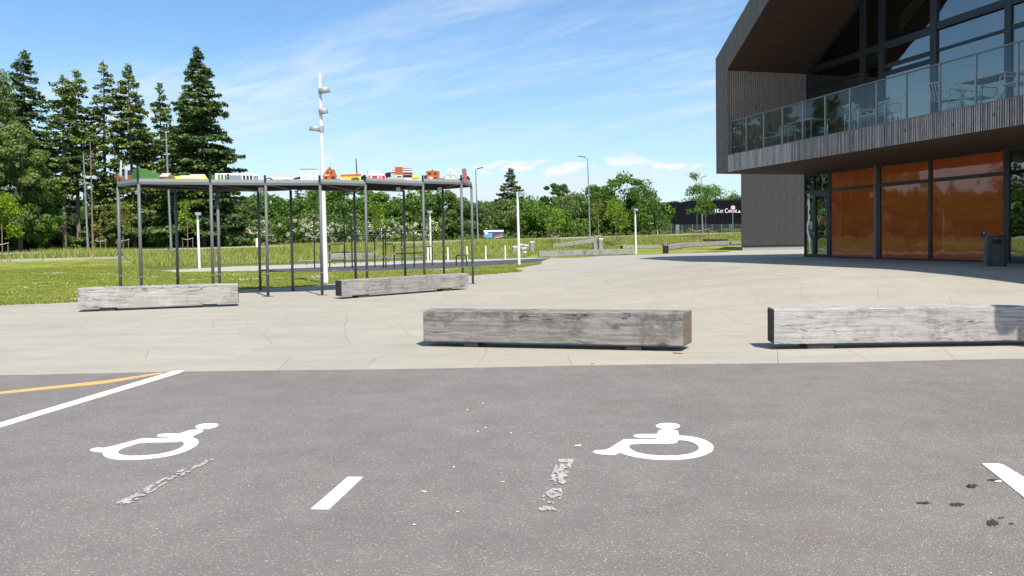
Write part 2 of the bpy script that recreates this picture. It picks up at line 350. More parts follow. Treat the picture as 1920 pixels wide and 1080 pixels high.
M['board'] = m_board('board_dark', (.030, .027, .028), (.062, .057, .057)); M['boardL'] = m_board('board_frame', (.125, .113, .108), (.215, .20, .192))
M['slatL'] = m_board('slat_grey', (.24, .222, .215), (.44, .41, .40)); M['slatB'] = m_board('slat_brown', (.26, .20, .16), (.42, .34, .29))
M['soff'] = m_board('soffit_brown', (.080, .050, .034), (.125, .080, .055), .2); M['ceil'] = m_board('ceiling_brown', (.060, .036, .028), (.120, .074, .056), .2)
M['dark'] = simple('dark_void', (.012, .012, .012), .9); M['frame'] = simple('window_frame', (.022, .026, .032), .4)
M['frameg'] = simple('door_frame', (.030, .037, .042), .4)
M['glass'] = m_glass('pane_glass', (.58, .62, .59), .17, .25); M['guard'] = m_glass('guard_glass', (.86, .90, .88), .0, .1, 1.45)
M['orange'] = m_orange()
M['galv'] = simple('galvanised', (.30, .32, .33), .45, .6, nscale=25, namp=.2); M['galvd'] = simple('galvanised_grey', (.16, .175, .185), .5, .4, nscale=18, namp=.2)
M['steel'] = simple('sculpture_steel', (.115, .125, .13), .55, .0, nscale=8, namp=.15)
M['deckg'] = simple('deck_edge', (.27, .275, .27), .55, .1); M['white'] = simple('white_metal', (.80, .80, .80), .4, nscale=4, namp=.03)
M['lampg'] = simple('lamp_grey', (.42, .43, .43), .4, .3); M['black'] = simple('black_metal', (.014, .015, .017), .4); M['bin'] = simple('bin_metal', (.020, .024, .030), .38, .2, nscale=4)
M['intfloor'] = simple('interior_floor', (.12, .11, .10), .6); M['intwall'] = simple('interior_wall', (.30, .30, .25), .8); M['intwhite'] = simple('interior_white', (.5, .52, .48), .8)
M['chair'] = simple('chair_wire', (.50, .56, .50), .45); M['ctab'] = simple('table_top', (.38, .40, .38), .4)
M['blackwall'] = simple('warehouse_black', (.008, .009, .013), .95, spec=.08); M['red'] = simple('red', (.55, .03, .035), .5); M['dkred'] = simple('dark_red', (.22, .025, .03), .5)
M['spruce'] = m_leaf('spruce_needles', (0.053, 0.089, 0.030), (0.100, 0.160, 0.042), (0.245, 0.296, 0.056), .28, .6, .40)
M['spruced'] = m_leaf('spruce_dark', (0.031, 0.063, 0.026), (0.058, 0.105, 0.035), (0.133, 0.190, 0.044), .24, .6, .4)
M['leafA'] = m_leaf('leaf_mid', (0.060, 0.130, 0.024), (0.104, 0.199, 0.031), (0.173, 0.285, 0.052)); M['leafB'] = m_leaf('leaf_dark', (0.050, 0.106, 0.028), (0.089, 0.164, 0.035), (0.162, 0.252, 0.053))
M['leafC'] = m_leaf('leaf_bright', (0.115, 0.196, 0.016), (0.196, 0.299, 0.021), (0.299, 0.391, 0.034), .5); M['leafD'] = m_leaf('leaf_grey', (0.089, 0.139, 0.048), (0.139, 0.204, 0.068), (0.212, 0.277, 0.098))
M['leafE'] = m_leaf('leaf_yellow', (0.132, 0.132, 0.022), (0.198, 0.187, 0.028), (0.264, 0.242, 0.044), .45)
M['bloss'] = m_leaf('blossom', (.42, .42, .32), (.52, .52, .42), (.62, .62, .54), .2, .7, .15)
M['blade'] = m_leaf('grass_blade', (0.194, 0.239, 0.045), (0.314, 0.344, 0.083), (0.478, 0.463, 0.164), .35, .7, .35); M['bladel'] = m_leaf('lawn_blade', (.145, .195, .028), (.215, .260, .042), (.31, .33, .07), .35, .7, .3)
M['clover'] = simple('clover', (.50, .50, .38), .8); M['bark'] = m_bark('bark_dark', (.04, .032, .026), (.10, .082, .066)); M['barkp'] = m_bark('bark_pale', (.13, .10, .075), (.27, .215, .165))
M['stake'] = simple('stake_wood', (.16, .12, .08), .8); M['stakel'] = simple('tie_wood', (.55, .45, .32), .8)
M['birch'] = m_bark('birch', (.30, .28, .25), (.55, .52, .48))
# ------------------------------------------------------------------ ground
def terrain():
    xs = np.concatenate([np.linspace(-900, -90, 12), np.linspace(-80, 80, 54), np.linspace(95, 900, 12)])
    ys = np.concatenate([np.linspace(-60, 6, 6), np.linspace(12, 160, 60), np.linspace(180, 2500, 14)])
    V = []
    for y in ys:
        for x in xs: V.append((x, y, (h(x, y) if abs(x) < 90 and y < 175 else h(max(-90, min(90, x)), min(y, 175))) - .06 - (.30 if 20 < y < 82 and x > 13.5 + max(0, y - 50) * .12 else 0)))
    nx = len(xs); Fc = [(j * nx + i, j * nx + i + 1, (j + 1) * nx + i + 1, (j + 1) * nx + i) for j in range(len(ys) - 1) for i in range(nx - 1)]
    o = npmesh('terrain', V, Fc, M['terrain']); tag(o, kind='structure')
terrain()
KY = lambda x: 9.18 + .012 * x + .035 * math.sin(x * 1.3)
edge = [(x, KY(x)) for x in np.linspace(-22, 22, 30)]
o = sheet('parking_asphalt', [(-22, -25), (22, -25)] + [(x, y) for x, y in reversed(edge)], -.002, M['asphalt'], 6)
def G(*pp): return [at_h(*p) for p in pp]
# plaza base
P = [(-22, 9.0), (24, 9.0), (34, 30), (36, 80), (24, 82), (19, 72), (8, 66), (1, 58), (-2, 34), (-22, 26)]
plaza = sheet('plaza', P, -.035, M['joint'], 2.)
# irregular slabs
def slabs():
    rnd = random.Random(3); nx, ny = 50, 62; x0, y0 = -23., 9.0; s = 1.18
    pts = {}
    for j in range(ny + 1):
        for i in range(nx + 1):
            jx, jy = (rnd.uniform(-.27, .27), rnd.uniform(-.25, .25) if j > 0 else 0)
            x = x0 + i * s + jx + .35 * math.sin(j * .9); y = y0 + j * s + jy
            if j == 0: y = KY(x) + .004
            pts[i, j] = Vector((x, y, 0))
    cells = []
    for j in range(ny):
        for i in range(nx):
            a, b, c, d = pts[i, j], pts[i + 1, j], pts[i + 1, j + 1], pts[i, j + 1]
            r = rnd.random()
            if r < .35: cells.append([a, b, c, d])
            elif r < .6: cells += [[a, b, c], [a, c, d]]
            elif r < .8:
                f = rnd.uniform(.35, .65); g = rnd.uniform(.35, .65); e = a.lerp(b, f); k = d.lerp(c, g); cells += [[a, e, k, d], [e, b, c, k]]
            else:
                f = rnd.uniform(.35, .65); g = rnd.uniform(.35, .65); e = a.lerp(d, f); k = b.lerp(c, g); cells += [[a, b, k, e], [e, k, c, d]]
    pb = [Vector((p[0], p[1], 0)) for p in P]
    def inside(p):
        c = False; n = len(P)
        for i in range(n):
            a, b = P[i], P[(i + 1) % n]
            if (a[1] > p.y) != (b[1] > p.y) and p.x < (b[0] - a[0]) * (p.y - a[1]) / (b[1] - a[1]) + a[0]: c = not c
        return c
    out_ = []
    for c in cells:
        m = sum(c, Vector()) / len(c)
        if not inside(m) or abs(m.x) / max(m.y, 1) > 1.9: continue
        w_ = [p + (m - p).normalized() * .0026 for p in c]; out_.append((m.length, m, w_))
    out_.sort(key=lambda q: q[0]); rest = MB()
    for k, (_, m, w_) in enumerate(out_):
        top = [(p.x, p.y, h(p.x, p.y) + rnd.uniform(-.0006, .0006)) for p in w_]; bot = [(x, y, z - .05) for x, y, z in top]; n = len(top)
        fs = [tuple(range(n))] + [(i, i + n, (i + 1) % n + n, (i + 1) % n) for i in range(n)]
        if k < 300:
            me = bpy.data.meshes.new('paving_slab'); me.from_pydata(top + bot, [], [fs[0]] + fs[1:]); link('paving_slab', me, M['slab'], plaza)
        else: rest.add(top + bot, fs)
    me = bpy.data.meshes.new('distant_paving'); me.from_pydata(rest.v, [], rest.f); tag(link('distant_paving', me, M['slab'], plaza), kind='stuff')
slabs()
def gp(*pp): return [at_h(*p).to_2d() for p in pp]
lawn_edge = [(-3, 573), (40, 571), (90, 569), (145, 566), (300, 557), (447, 543), (511, 540), (549, 538.7), (575, 536.7), (616, 532.5), (690, 528), (880, 516.5), (935, 513), (975, 509.5), (958, 504), (985, 500), (1009, 496), (1011, 492)]
lawn_front = gp(*lawn_edge)
far_edge = gp((1011, 491.5), (960, 495.5), (900, 499.5), (820, 504), (700, 508.5), (551, 511.5), (480, 509), (400, 509.5), (330, 511), (297, 508.5))
left_back = gp((240, 485.5), (120, 488), (-3, 491.5))
LAWN = [Vector((-26, lawn_front[0].y - 1.2))] + lawn_front + far_edge + left_back + [Vector((-45, left_back[-1].y + 2)), Vector((-45, 24))]
lawn = sheet('lawn', LAWN, .012, M['lawn'], 1.6)
RUB = gp((1032, 484.6), (1011, 491.5), (960, 495.5), (900, 499.5), (820, 504), (700, 508.5), (551, 511.5), (492, 506), (560, 503.5), (700, 498), (800, 493.5), (900, 490.3), (960, 487.6), (1008, 485.2))
sheet('rubber_surface', RUB, .010, M['rubber'], 2.)
PTH = gp((1008, 485.2), (960, 487.6), (900, 490.3), (800, 493.5), (700, 498), (560, 503.5), (492, 506), (480, 509), (400, 509.5), (330, 511), (297, 508.5), (340, 505.8), (440, 500), (560, 496.5), (700, 491.5), (800, 488.8), (900, 486.7), (1008, 483.3))
sheet('footpath', PTH, .018, M['path'], 2.)
R1 = gp((1011, 483.5), (1100, 482.4), (1205, 477.6), (1300, 473.5), (1392, 469.8)); R2 = gp((1400, 460), (1300, 462), (1200, 466), (1100, 470), (1000, 475))
sheet('play_lawn', [*R1, at_h(1392, 466).to_2d(), *R2, at_h(985, 484).to_2d()], .012, M['lawn'], 2.)
# street ribbon and kerbs behind
def ribbon(name, pts, wdt, dz, m, hgt=.0, parent=None, kind='structure'):
    b = MB(); L = []
    for i, p in enumerate(pts):
        a = pts[max(0, i - 1)]; c = pts[min(len(pts) - 1, i + 1)]; t = Vector((c[0] - a[0], c[1] - a[1])).normalized(); n = Vector((-t.y, t.x))
        z = h(p[0], p[1]) + dz
        L.append([(p[0] + n.x * s * wdt / 2, p[1] + n.y * s * wdt / 2, z + e) for s, e in ((-1, -.1), (-1, hgt), (1, hgt), (1, -.1))])
    for a, c in zip(L[:-1], L[1:]):
        b.add(a + c, [(0, 1, 5, 4), (1, 2, 6, 5), (2, 3, 7, 6)])
    return tag(b.build(name, m), kind=kind)
SL = [(x, 93 + .73 * x - 2.6) for x in np.linspace(-60, 50, 40)]
ribbon('street_kerb', SL, .35, .02, M['path'], .13)
ribbon('street', [(x, 93 + .73 * x + .8) for x in np.linspace(-60, 50, 40)], 6.0, .02, M['path'], .0)
kl = gp((-3, 491), (60, 489.5), (140, 487.3), (239, 485)); ribbon('garden_kerb', [tuple(p) for p in kl], .22, .0, M['path'], .16)
ke = gp((239, 485), (255, 494)); ribbon('garden_kerb', [tuple(p) for p in ke], .22, .0, M['path'], .12)
# ------------------------------------------------------------------ grass
def pip(poly, X_, Y_):
    ins = np.zeros(len(X_), bool); n = len(poly)
    for i in range(n):
        ax, ay = poly[i][0], poly[i][1]; bx, by = poly[(i + 1) % n][0], poly[(i + 1) % n][1]
        c = ((ay > Y_) != (by > Y_)) & (X_ < (bx - ax) * (Y_ - ay) / (by - ay + 1e-12) + ax); ins ^= c
    return ins
def smn(a, b, t): t = np.clip((t - a) / (b - a), 0, 1); return t * t * (3 - 2 * t)
def hn(x, y):
    v = y - (93 + .73 * x); return .53 * smn(11.5, 22, y) * smn(1, 8, x) * (1 - smn(36, 70, y)) + np.maximum(.3, 1.3 + .0145 * x) * smn(-22, -3, v)
def blades(name, X_, Y_, hgt, wid, m, seed, dz=0, parent=None, per=3):
    r = np.random.default_rng(seed); X_ = np.repeat(X_, per) + r.normal(0, .05, len(X_) * per); Y_ = np.repeat(Y_, per) + r.normal(0, .05, len(Y_) * per)
    n = len(X_); a = r.uniform(0, np.pi, n); H = hgt(X_, Y_) * r.uniform(.55, 1.25, n); Wd = wid * r.uniform(.6, 1.3, n); z = hn(X_, Y_) + dz
    dx, dy = np.cos(a) * Wd, np.sin(a) * Wd; lx, ly = r.normal(0, .28, n) * H, r.normal(0, .28, n) * H
    V = np.stack([np.stack([X_ - dx, Y_ - dy, z], 1), np.stack([X_ + dx, Y_ + dy, z], 1), np.stack([X_ + lx, Y_ + ly, z + H], 1)], 1).reshape(-1, 3)
    o = npmesh(name, V, np.arange(3 * n).reshape(-1, 3), m, parent); tag(o, kind='stuff'); return o
rng = np.random.default_rng(5)
def field(n, x0, x1, y0, y1): return rng.uniform(x0, x1, n), rng.uniform(y0, y1, n)
# tall meadow between the play area and the street
X_, Y_ = field(150000, -50, 40, 38, 128); v_ = Y_ - (93 + .73 * X_); vis = np.abs(X_ / Y_) < .72
PB = [p for p in PTH[9:]]          # back edge of the path
mead = vis & (((v_ > -26) & (v_ < -3.1)) | ((v_ > 4.2) & (v_ < 8)))
pl2 = [Vector((-45, 20)), Vector((left_back[-1].x, left_back[-1].y))] + list(reversed(left_back)) + [p for p in PTH[-8:]] + [at_h(1011, 482).to_2d(), at_h(1100, 476).to_2d(), at_h(1200, 466).to_2d(), at_h(1300, 461).to_2d(), at_h(1400, 458).to_2d(), Vector((45, 20))]
mead &= ~pip(pl2, X_, Y_)
hm = lambda x, y: .16 + .34 * smn(-.2, .7, np.sin(x * .21 + 1.3) * np.sin(y * .17 + x * .05)) + .12 * (x < -2); hm0 = hm; hm = lambda x, y: hm0(x, y) * (1 - .72 * smn(-9, -5, y - (93 + .73 * x)) * (y < 93 + .73 * x))
blades('meadow_grass', X_[mead], Y_[mead], hm, .019, M['blade'], 1, per=5)
X_, Y_ = field(90000, -30, 3, 17, 56); k_ = pip(LAWN, X_, Y_) & (np.abs(X_ / Y_) < .70); X_, Y_ = X_[k_], Y_[k_]
blades('lawn_grass', X_, Y_, lambda x, y: .035 + .02 * (np.sin(x * 1.1) * np.sin(y * .9) > .3), .012, M['bladel'], 2, .01, per=3)
# ragged turf edge along the paving
ex, ey = [], []
for a, b in zip(lawn_front[:-1], lawn_front[1:]):
    n = int((b - a).length * 60)
    for i in range(n):
        p = a.lerp(b, random.random()); ex.append(p.x + random.gauss(0, .07)); ey.append(p.y + random.gauss(0, .07))
blades('turf_edge_grass', np.array(ex), np.array(ey), lambda x, y: .06 + 0 * x, .012, M['bladel'], 4, .0, per=3)
# clover flowers
fx, fy = field(60000, -26, 3, 17, 45); k_ = pip(LAWN, fx, fy); fx, fy = fx[k_], fy[k_]
den_ = np.array([mnoise.noise(Vector((x * .45, y * .40, 3))) + .5 * mnoise.noise(Vector((x * 2.1, y * 2.1, 8))) for x, y in zip(fx, fy)]); k_ = den_ > .36 + rng.uniform(0, .5, len(den_)); fx, fy = fx[k_], fy[k_]
V = []; Fc = []
for i, (x, y) in enumerate(zip(fx, fy)):
    r = random.uniform(.013, .024); z = h(x, y) + random.uniform(.04, .07); b = len(V)
    V += [(x - r, y, z), (x, y - r, z), (x + r, y, z), (x, y + r, z), (x, y, z + r), (x, y, z - r)]
    Fc += [(b, b + 1, b + 4), (b + 1, b + 2, b + 4), (b + 2, b + 3, b + 4), (b + 3, b, b + 4)]
tag(npmesh('clover_flowers', V, Fc, M['clover']), kind='stuff')
# ------------------------------------------------------------------ trees
def leafquads(C, Dn, size, r, elong=1.0):
    C = C + r.normal(0, .02, C.shape)           # centres, outward hints
    n = len(C); u = r.normal(0, 1, (n, 3)); u /= np.linalg.norm(u, axis=1)[:, None]
    nn = Dn + .8 * r.normal(0, 1, (n, 3)); nn /= np.linalg.norm(nn, axis=1)[:, None] + 1e-9
    t = np.cross(nn, u); t /= np.linalg.norm(t, axis=1)[:, None] + 1e-9; b = np.cross(nn, t)
    s = (size * r.uniform(.6, 1.35, n))[:, None]
    V = np.stack([C - t * s * elong, C - b * s * .6, C + t * s * elong, C + b * s * .6], 1).reshape(-1, 3); return V
def broad_mesh(name, H, Wd, seed, nl=5200, z0=.12, ls=.17, m=None, lump=.55, ncl=None):
    nl = int(nl * 1.55); ls *= .80
    r = np.random.default_rng(seed); ncl = ncl or int(34 + Wd * 5); C = []; D = []
    cen = []
    for i in range(ncl):
        a = r.uniform(0, 2 * np.pi); u = r.uniform(-1, 1); rr = r.uniform(.45, 1.) ** .6
        prof = math.sqrt(max(0, 1 - u * u)); x = math.cos(a) * prof * rr * Wd / 2 * r.uniform(.75, 1.12); y = math.sin(a) * prof * rr * Wd / 2
        z = H * (z0 + (1 - z0) * (.5 + .5 * u * (.80 + .12 * rr))); cen.append((x, y, z, r.uniform(.5, 1.15) * lump * max(1., Wd / 5)))
    per = nl // ncl
    for (x, y, z, s) in cen:
        d = r.normal(0, 1, (per, 3)); d /= np.linalg.norm(d, axis=1)[:, None]; rad_ = s * r.uniform(.35, 1.08, per) ** .5
        p = np.array([x, y, z]) + d * rad_[:, None] * np.array([1.15, 1.15, .8]); C.append(p); D.append(d)
    C = np.concatenate(C); D = np.concatenate(D); k = C[:, 2] > .05; C, D = C[k], D[k]
    V = leafquads(C, D, ls, r); o = npmesh(name, V, np.arange(len(V)).reshape(-1, 4), m); return o, cen
def limbs(cen, H, r0, seed, n=9, base=(0, 0)):
    b = MB(); rnd = random.Random(seed); top = H * .62; pts = [(0, 0, -.2)]
    for k in range(1, 6): pts.append((rnd.gauss(0, .04) * k, rnd.gauss(0, .04) * k, top * k / 5))
    for i, (p, q) in enumerate(zip(pts[:-1], pts[1:])): b.tube(p, q, r0 * (1 - i * .15), r0 * (1 - (i + 1) * .15), 7)
    for c in rnd.sample(list(cen), min(n, len(cen))):
        s = Vector(pts[rnd.randint(1, 4)]); e = Vector(c[:3]); mid = s.lerp(e, .5) + Vector((0, 0, -.15)); b.tube(s, mid, r0 * .35, r0 * .22, 5).tube(mid, e, r0 * .22, r0 * .06, 5)
    return b
def tree(name, loc, H, Wd, seed, m, label, group=None, nl=5200, z0=.12, ls=.17, bark='bark', lump=.55, r0=None, ncl=None, cat='tree'):
    t = thing(name, label, cat, loc, 0, group)
    o, cen = broad_mesh('crown', H, Wd, seed, nl, z0, ls, M[m], lump, ncl); o.parent = t
    limbs(cen, H, r0 or max(.05, H * .018), seed, 9).build('trunk', M[bark], t); return t
def spruce(loc, H, R, seed, label, cs=.2, m='spruce', dens=1., bark='bark', sparse=.0, group='tall spruces at the edge of the wood', name='spruce_tree', power=.85, droop=.30):
    t = thing(name, label, 'tree', loc, 0, group); r = np.random.default_rng(seed); rnd = random.Random(seed); R *= 1.22
    C = []; D = []; S = []; limb = MB(); z = H * cs
    r0 = H * .0125; lean = (rnd.gauss(0, .01), rnd.gauss(0, .01)); pts = [Vector((lean[0] * k * H / 8, lean[1] * k * H / 8, H * k / 8 - (.3 if k == 0 else 0))) for k in range(9)]
    for i in range(8): limb.tube(pts[i], pts[i + 1], r0 * (1 - i / 8.6), r0 * (1 - (i + 1) / 8.6), 8)
    while z < H * .995:
        f = (z - H * cs) / (H * (1 - cs)); L0 = R * ((1 - f) ** power) * rnd.uniform(.72, 1.1) + .12
        if cs > .25 and f < .25: L0 *= .45 + 2.2 * f
        nb = max(3, int((5 + 4 * (1 - f)) * dens))
        for b_ in range(nb):
            if rnd.random() < sparse * (1.3 - f): continue
            a = rnd.uniform(0, 2 * math.pi); L = L0 * rnd.uniform(.62, 1.15); up = .35 * f + .02; dr = droop * rnd.uniform(.6, 1.4)
            zz = z + rnd.uniform(-.12, .12); ca, sa = math.cos(a), math.sin(a)
            bx, by = lean[0] * z, lean[1] * z
            if L > .8: limb.tube((bx, by, zz), (bx + ca * L * .8, by + sa * L * .8, zz + L * .8 * (up - dr * .8)), .03 + .008 * L, .012, 4)
            n = max(8, int(L * 36 * dens)); s = np.sqrt(r.uniform(.04, 1., n)); wob = (.10 + .30 * L * s * (1.15 - s)) * r.normal(0, 1, n)
            x = bx + ca * L * s - sa * wob; y = by + sa * L * s + ca * wob; zq = zz + L * (up * s - dr * s ** 1.5 + .10 * s ** 4) - np.abs(r.normal(0, .13, n)) - .03
            C.append(np.stack([x, y, zq], 1)); D.append(np.stack([ca * .4 * np.ones(n), sa * .4 * np.ones(n), np.ones(n)], 1)); S.append(np.full(n, .115 + .018 * min(L, 3)))
        z += rnd.uniform(.30, .46) * (1.25 - .5 * f)
    for k in range(int(40 * cs * 2.2)):
        zt = H * rnd.uniform(.14, cs + .12); a = rnd.uniform(0, 6.28); L = rnd.uniform(.4, R * .55); e = (math.cos(a) * L, math.sin(a) * L, zt - L * rnd.uniform(.1, .45)); limb.tube((0, 0, zt), e, .022, .008, 4)
        for q_ in range(2):
            b2 = a + rnd.uniform(-.8, .8); limb.tube((e[0] * .6, e[1] * .6, zt + (e[2] - zt) * .6), (e[0] * .6 + math.cos(b2) * .4, e[1] * .6 + math.sin(b2) * .4, e[2] - .1), .012, .005, 3)
    C = np.concatenate(C); D = np.concatenate(D); S = np.concatenate(S)
    V = leafquads(C, D * 1.3, S, r, 1.25); o = npmesh('crown', V, np.arange(len(V)).reshape(-1, 4), M[m], t)
    limb.build('trunk', M[bark], t); return t
def base_at(px, y): # ground point on column px at distance y
    d = ray(px, 460); return Vector((d.x * y, y, h(d.x * y, y) - .05))
def Hpx(px, py, y): return at_y(px, py, y).z
SP = [ # px trunk, top y, dist, radius, crown start, sparse, material, label
 (52, 92, 80, 4.6, .12, .10, 'spruced', 'second tallest spruce, rising behind the pale birch at the left end of the wood', 'bark', 1.),
 (121, 137, 76, 2.1, .36, .22, 'spruce', 'narrow spruce with a long bare sunlit trunk, the left of a close pair', 'barkp', .9),
 (148, 129, 78, 2.1, .36, .22, 'spruce', 'narrow spruce with a bare trunk, the right of a close pair beside the street lamp', 'barkp', .9),
 (198, 112, 79, 2.9, .30, .36, 'spruce', 'thin see-through spruce with gappy whorled branches', 'bark', .8),
 (253, 121, 80, 3.7, .24, .12, 'spruce', 'bushy olive green spruce with a pale lower trunk, behind the left end of the sculpture', 'barkp', 1.),
 (309, 153, 82, 2.8, .26, .25, 'spruce', 'shorter ragged spruce behind the taller of the left street lamps', 'bark', .9),
 (352, 168, 86, 3.0, .22, .22, 'spruce', 'ragged dark spruce half hidden by the tallest full spruce', 'bark', .9),
 (384, 87, 77, 4.4, .12, .02, 'spruced', 'tallest and fullest dark spruce with wide drooping branches, right end of the wood', 'bark', 1.25)]
for i, (px, ty, y, R, cs, spz, m, lb, bk, dn) in enumerate(SP):
    b = base_at(px, y); spruce(b, Hpx(px, ty, y) - b.z, R, 20 + i, lb, cs, m, dn, bk, spz, power=.80 if i not in (1, 2) else .5, droop=.34)
b = base_at(960, 118); spruce(b, Hpx(962, 312, 118) - b.z, 3.6, 60, 'lone pointed spruce standing above the bushes in the middle distance', .1, 'spruced', 1., 'bark', .1, group=None)
for i, (px, ty, y) in enumerate(((430, 335, 125), (589, 338, 130), (560, 345, 128))):
    b = base_at(px, y); spruce(b, Hpx(px, ty, y) - b.z, 2.2, 70 + i, 'small pointed conifer tip over the bushes, %s' % ['close right of the fullest spruce', 'just left of the white lamp mast', 'left of the tip by the mast'][i], .3, 'spruced', .8, 'bark', .1, group='conifer tips over the bushes')
# dead thin trunk
b = base_at(174, 75); t = thing('dead_tree', 'thin bare dead trunk beside the left street lamp', 'tree', b); q = MB(); hh = Hpx(172, 270, 75) - b.z; q.tube((0, 0, -.3), (.05, 0, hh), .11, .03, 7)
for k in range(22):
    z = random.uniform(hh * .4, hh); a = random.uniform(0, 6.28); q.tube((0, 0, z), (math.cos(a) * .7, math.sin(a) * .7, z - .15), .012, .006, 4)
q.build('trunk', M['barkp'], t)
# extra bare trunks inside the wood
for i, (px, yy) in enumerate(((22, 84), (38, 88), (80, 86), (92, 90), (105, 88), (137, 92), (161, 90), (182, 94), (222, 88), (236, 92), (278, 90), (292, 95), (330, 92), (368, 84))):
    b = base_at(px, yy); t = thing('woodland_tree', 'slim shaded bare trunk in the wood, %s' % ['at the far left edge', 'just left of the second tallest spruce', 'right of the second tallest spruce', 'between that spruce and the close pair', 'left of the close pair', 'between the two spruces of the close pair', 'left of the dead trunk', 'right of the dead trunk', 'behind the first sculpture post', 'between the first two sculpture posts', 'right of the olive spruce', 'left of the taller street lamp', 'right of the taller street lamp', 'under the fullest spruce'][i], 'tree', b, 0, 'slim trunks inside the wood'); H = random.uniform(9, 13); q = MB()
    q.tube((0, 0, -.3), (random.gauss(0, .2), 0, H), random.uniform(.10, .18), .04, 7)
    for k in range(30):
        z = random.uniform(2, H); a = random.uniform(0, 6.28); L = random.uniform(.5, 1.5); q.tube((0, 0, z), (math.cos(a) * L, math.sin(a) * L, z - .2), .015, .006, 4)
    q.build('trunk', M['bark'], t)
# birch like pale broadleaf trees at far left
def put(px, top, y, Wd, seed, m, label, **kw):
    b = base_at(px, y); return tree(kw.pop('name', 'broadleaf_tree'), b, Hpx(px, top, y) - b.z, Wd, seed, m, label, **kw)
put(-8, 112, 73, 6.5, 101, 'leafD', 'pale grey green birch at the left edge, taller than the bushes below it', nl=11000, bark='bark', lump=.75, z0=.10, name='birch_tree')
put(38, 232, 71, 5.0, 102, 'leafD', 'lighter olive birch in front of the second tallest spruce', nl=9000, bark='bark', lump=.65, z0=.14, name='birch_tree')
put(75, 305, 72, 4.2, 103, 'leafA', 'low leafy tree filling the gap below the birches', nl=4500)
BL = [(150, 428, 79, 3.2, 'leafB', 'dark understorey bush behind the close pair of spruces'), (188, 405, 84, 4.5, 'leafA', 'round understorey tree right of the left street lamp'), (228, 385, 78, 4.2, 'leafD', 'grey green understorey bush beside the left end of the sculpture'),
      (275, 412, 82, 4.2, 'leafA', 'leafy bush in front of the olive spruce'), (318, 424, 78, 3.2, 'leafA', 'leafy bush at the foot of the taller left street lamp'), (345, 385, 80, 3.2, 'leafC', 'bright green young tree in front of the fullest spruce'),
      (100, 428, 77, 3.4, 'leafB', 'dark bush in the shade left of the close pair of spruces'), (24, 385, 76, 5, 'leafB', 'dark bush under the birches')]
for i, (px, ty, y, wd, m, lb) in enumerate(BL): put(px, ty, y, wd, 130 + i, m, lb, nl=4200, z0=.02, name='woodland_bush', cat='bush', lump=.5)
MID = [(470, 372, 96, 6.5, 'leafD', 'grey green bushy tree right of the fullest spruce'), (503, 362, 100, 7.5, 'leafA', 'light green dome shaped tree behind the fourth post pair of the sculpture'), (556, 376, 104, 8, 'leafB', 'dark rounded tree left of the white lamp mast'),
       (612, 352, 118, 9, 'leafB', 'dark tall tree directly behind the white lamp mast'), (660, 342, 116, 10, 'leafB', 'dark broad tree just right of the white lamp mast'), (706, 364, 106, 7, 'leafA', 'bright green rounded tree behind the red model house'),
       (752, 372, 112, 7, 'leafB', 'deep green tree between the bright rounded ones'), (798, 350, 108, 8, 'leafA', 'large green tree behind the orange model house'), (836, 360, 102, 7, 'leafB', 'dark green tree left of the last sculpture posts'),
       (880, 382, 100, 7, 'leafD', 'grey green tree behind the right end of the sculpture'), (930, 372, 104, 6.5, 'leafD', 'greyish tree left of the lone spruce'), (985, 375, 108, 8, 'leafA', 'round bushy tree right of the lone spruce'),
       (1041, 340, 124, 6, 'leafB', 'pointed dark tree between the two street lamps on the right'), (1030, 392, 108, 8, 'leafA', 'low wide bushy tree below the pointed dark tree'), (1078, 362, 116, 8, 'leafD', 'grey green tree left of the tall street lamp in the middle distance'),
       (1122, 348, 118, 8, 'leafA', 'green tree right of the tall street lamp in the middle distance'), (1172, 326, 116, 9, 'leafA', 'largest round green tree, beside the black warehouse'), (1205, 352, 118, 7, 'leafB', 'dark flank tree touching the corner of the black warehouse'),
       (1322, 348, 165, 12, 'leafA', 'broad tree rising over the black warehouse roof'), (1262, 378, 175, 7, 'leafB', 'small tree crown just over the warehouse roof'), (1378, 366, 165, 9, 'leafA', 'tree over the warehouse roof next to the timber building'), (1352, 372, 170, 7, 'leafB', 'small dark tree between the two crowns over the warehouse')]
for i, (px, ty, y, wd, m, lb) in enumerate(MID): put(px, ty, y, wd, 170 + i, m, lb, nl=6500, z0=.0, ls=.20, lump=.62)
HW = [(538, 408, 88, 6.5), (490, 425, 87, 3.5), (636, 412, 92, 6.5), (597, 425, 90, 3.6), (722, 412, 96, 4.5), (795, 412, 100, 5.)]
hl = ['widest white flowering hawthorn, left of the white lamp mast', 'small hawthorn with sparse white flowers left of the widest one', 'white flowering hawthorn behind the tall climbing frame', 'small hawthorn close left of the white lamp mast', 'white flowering hawthorn over the white caravan roof', 'white flowering hawthorn behind the small globe lamp']
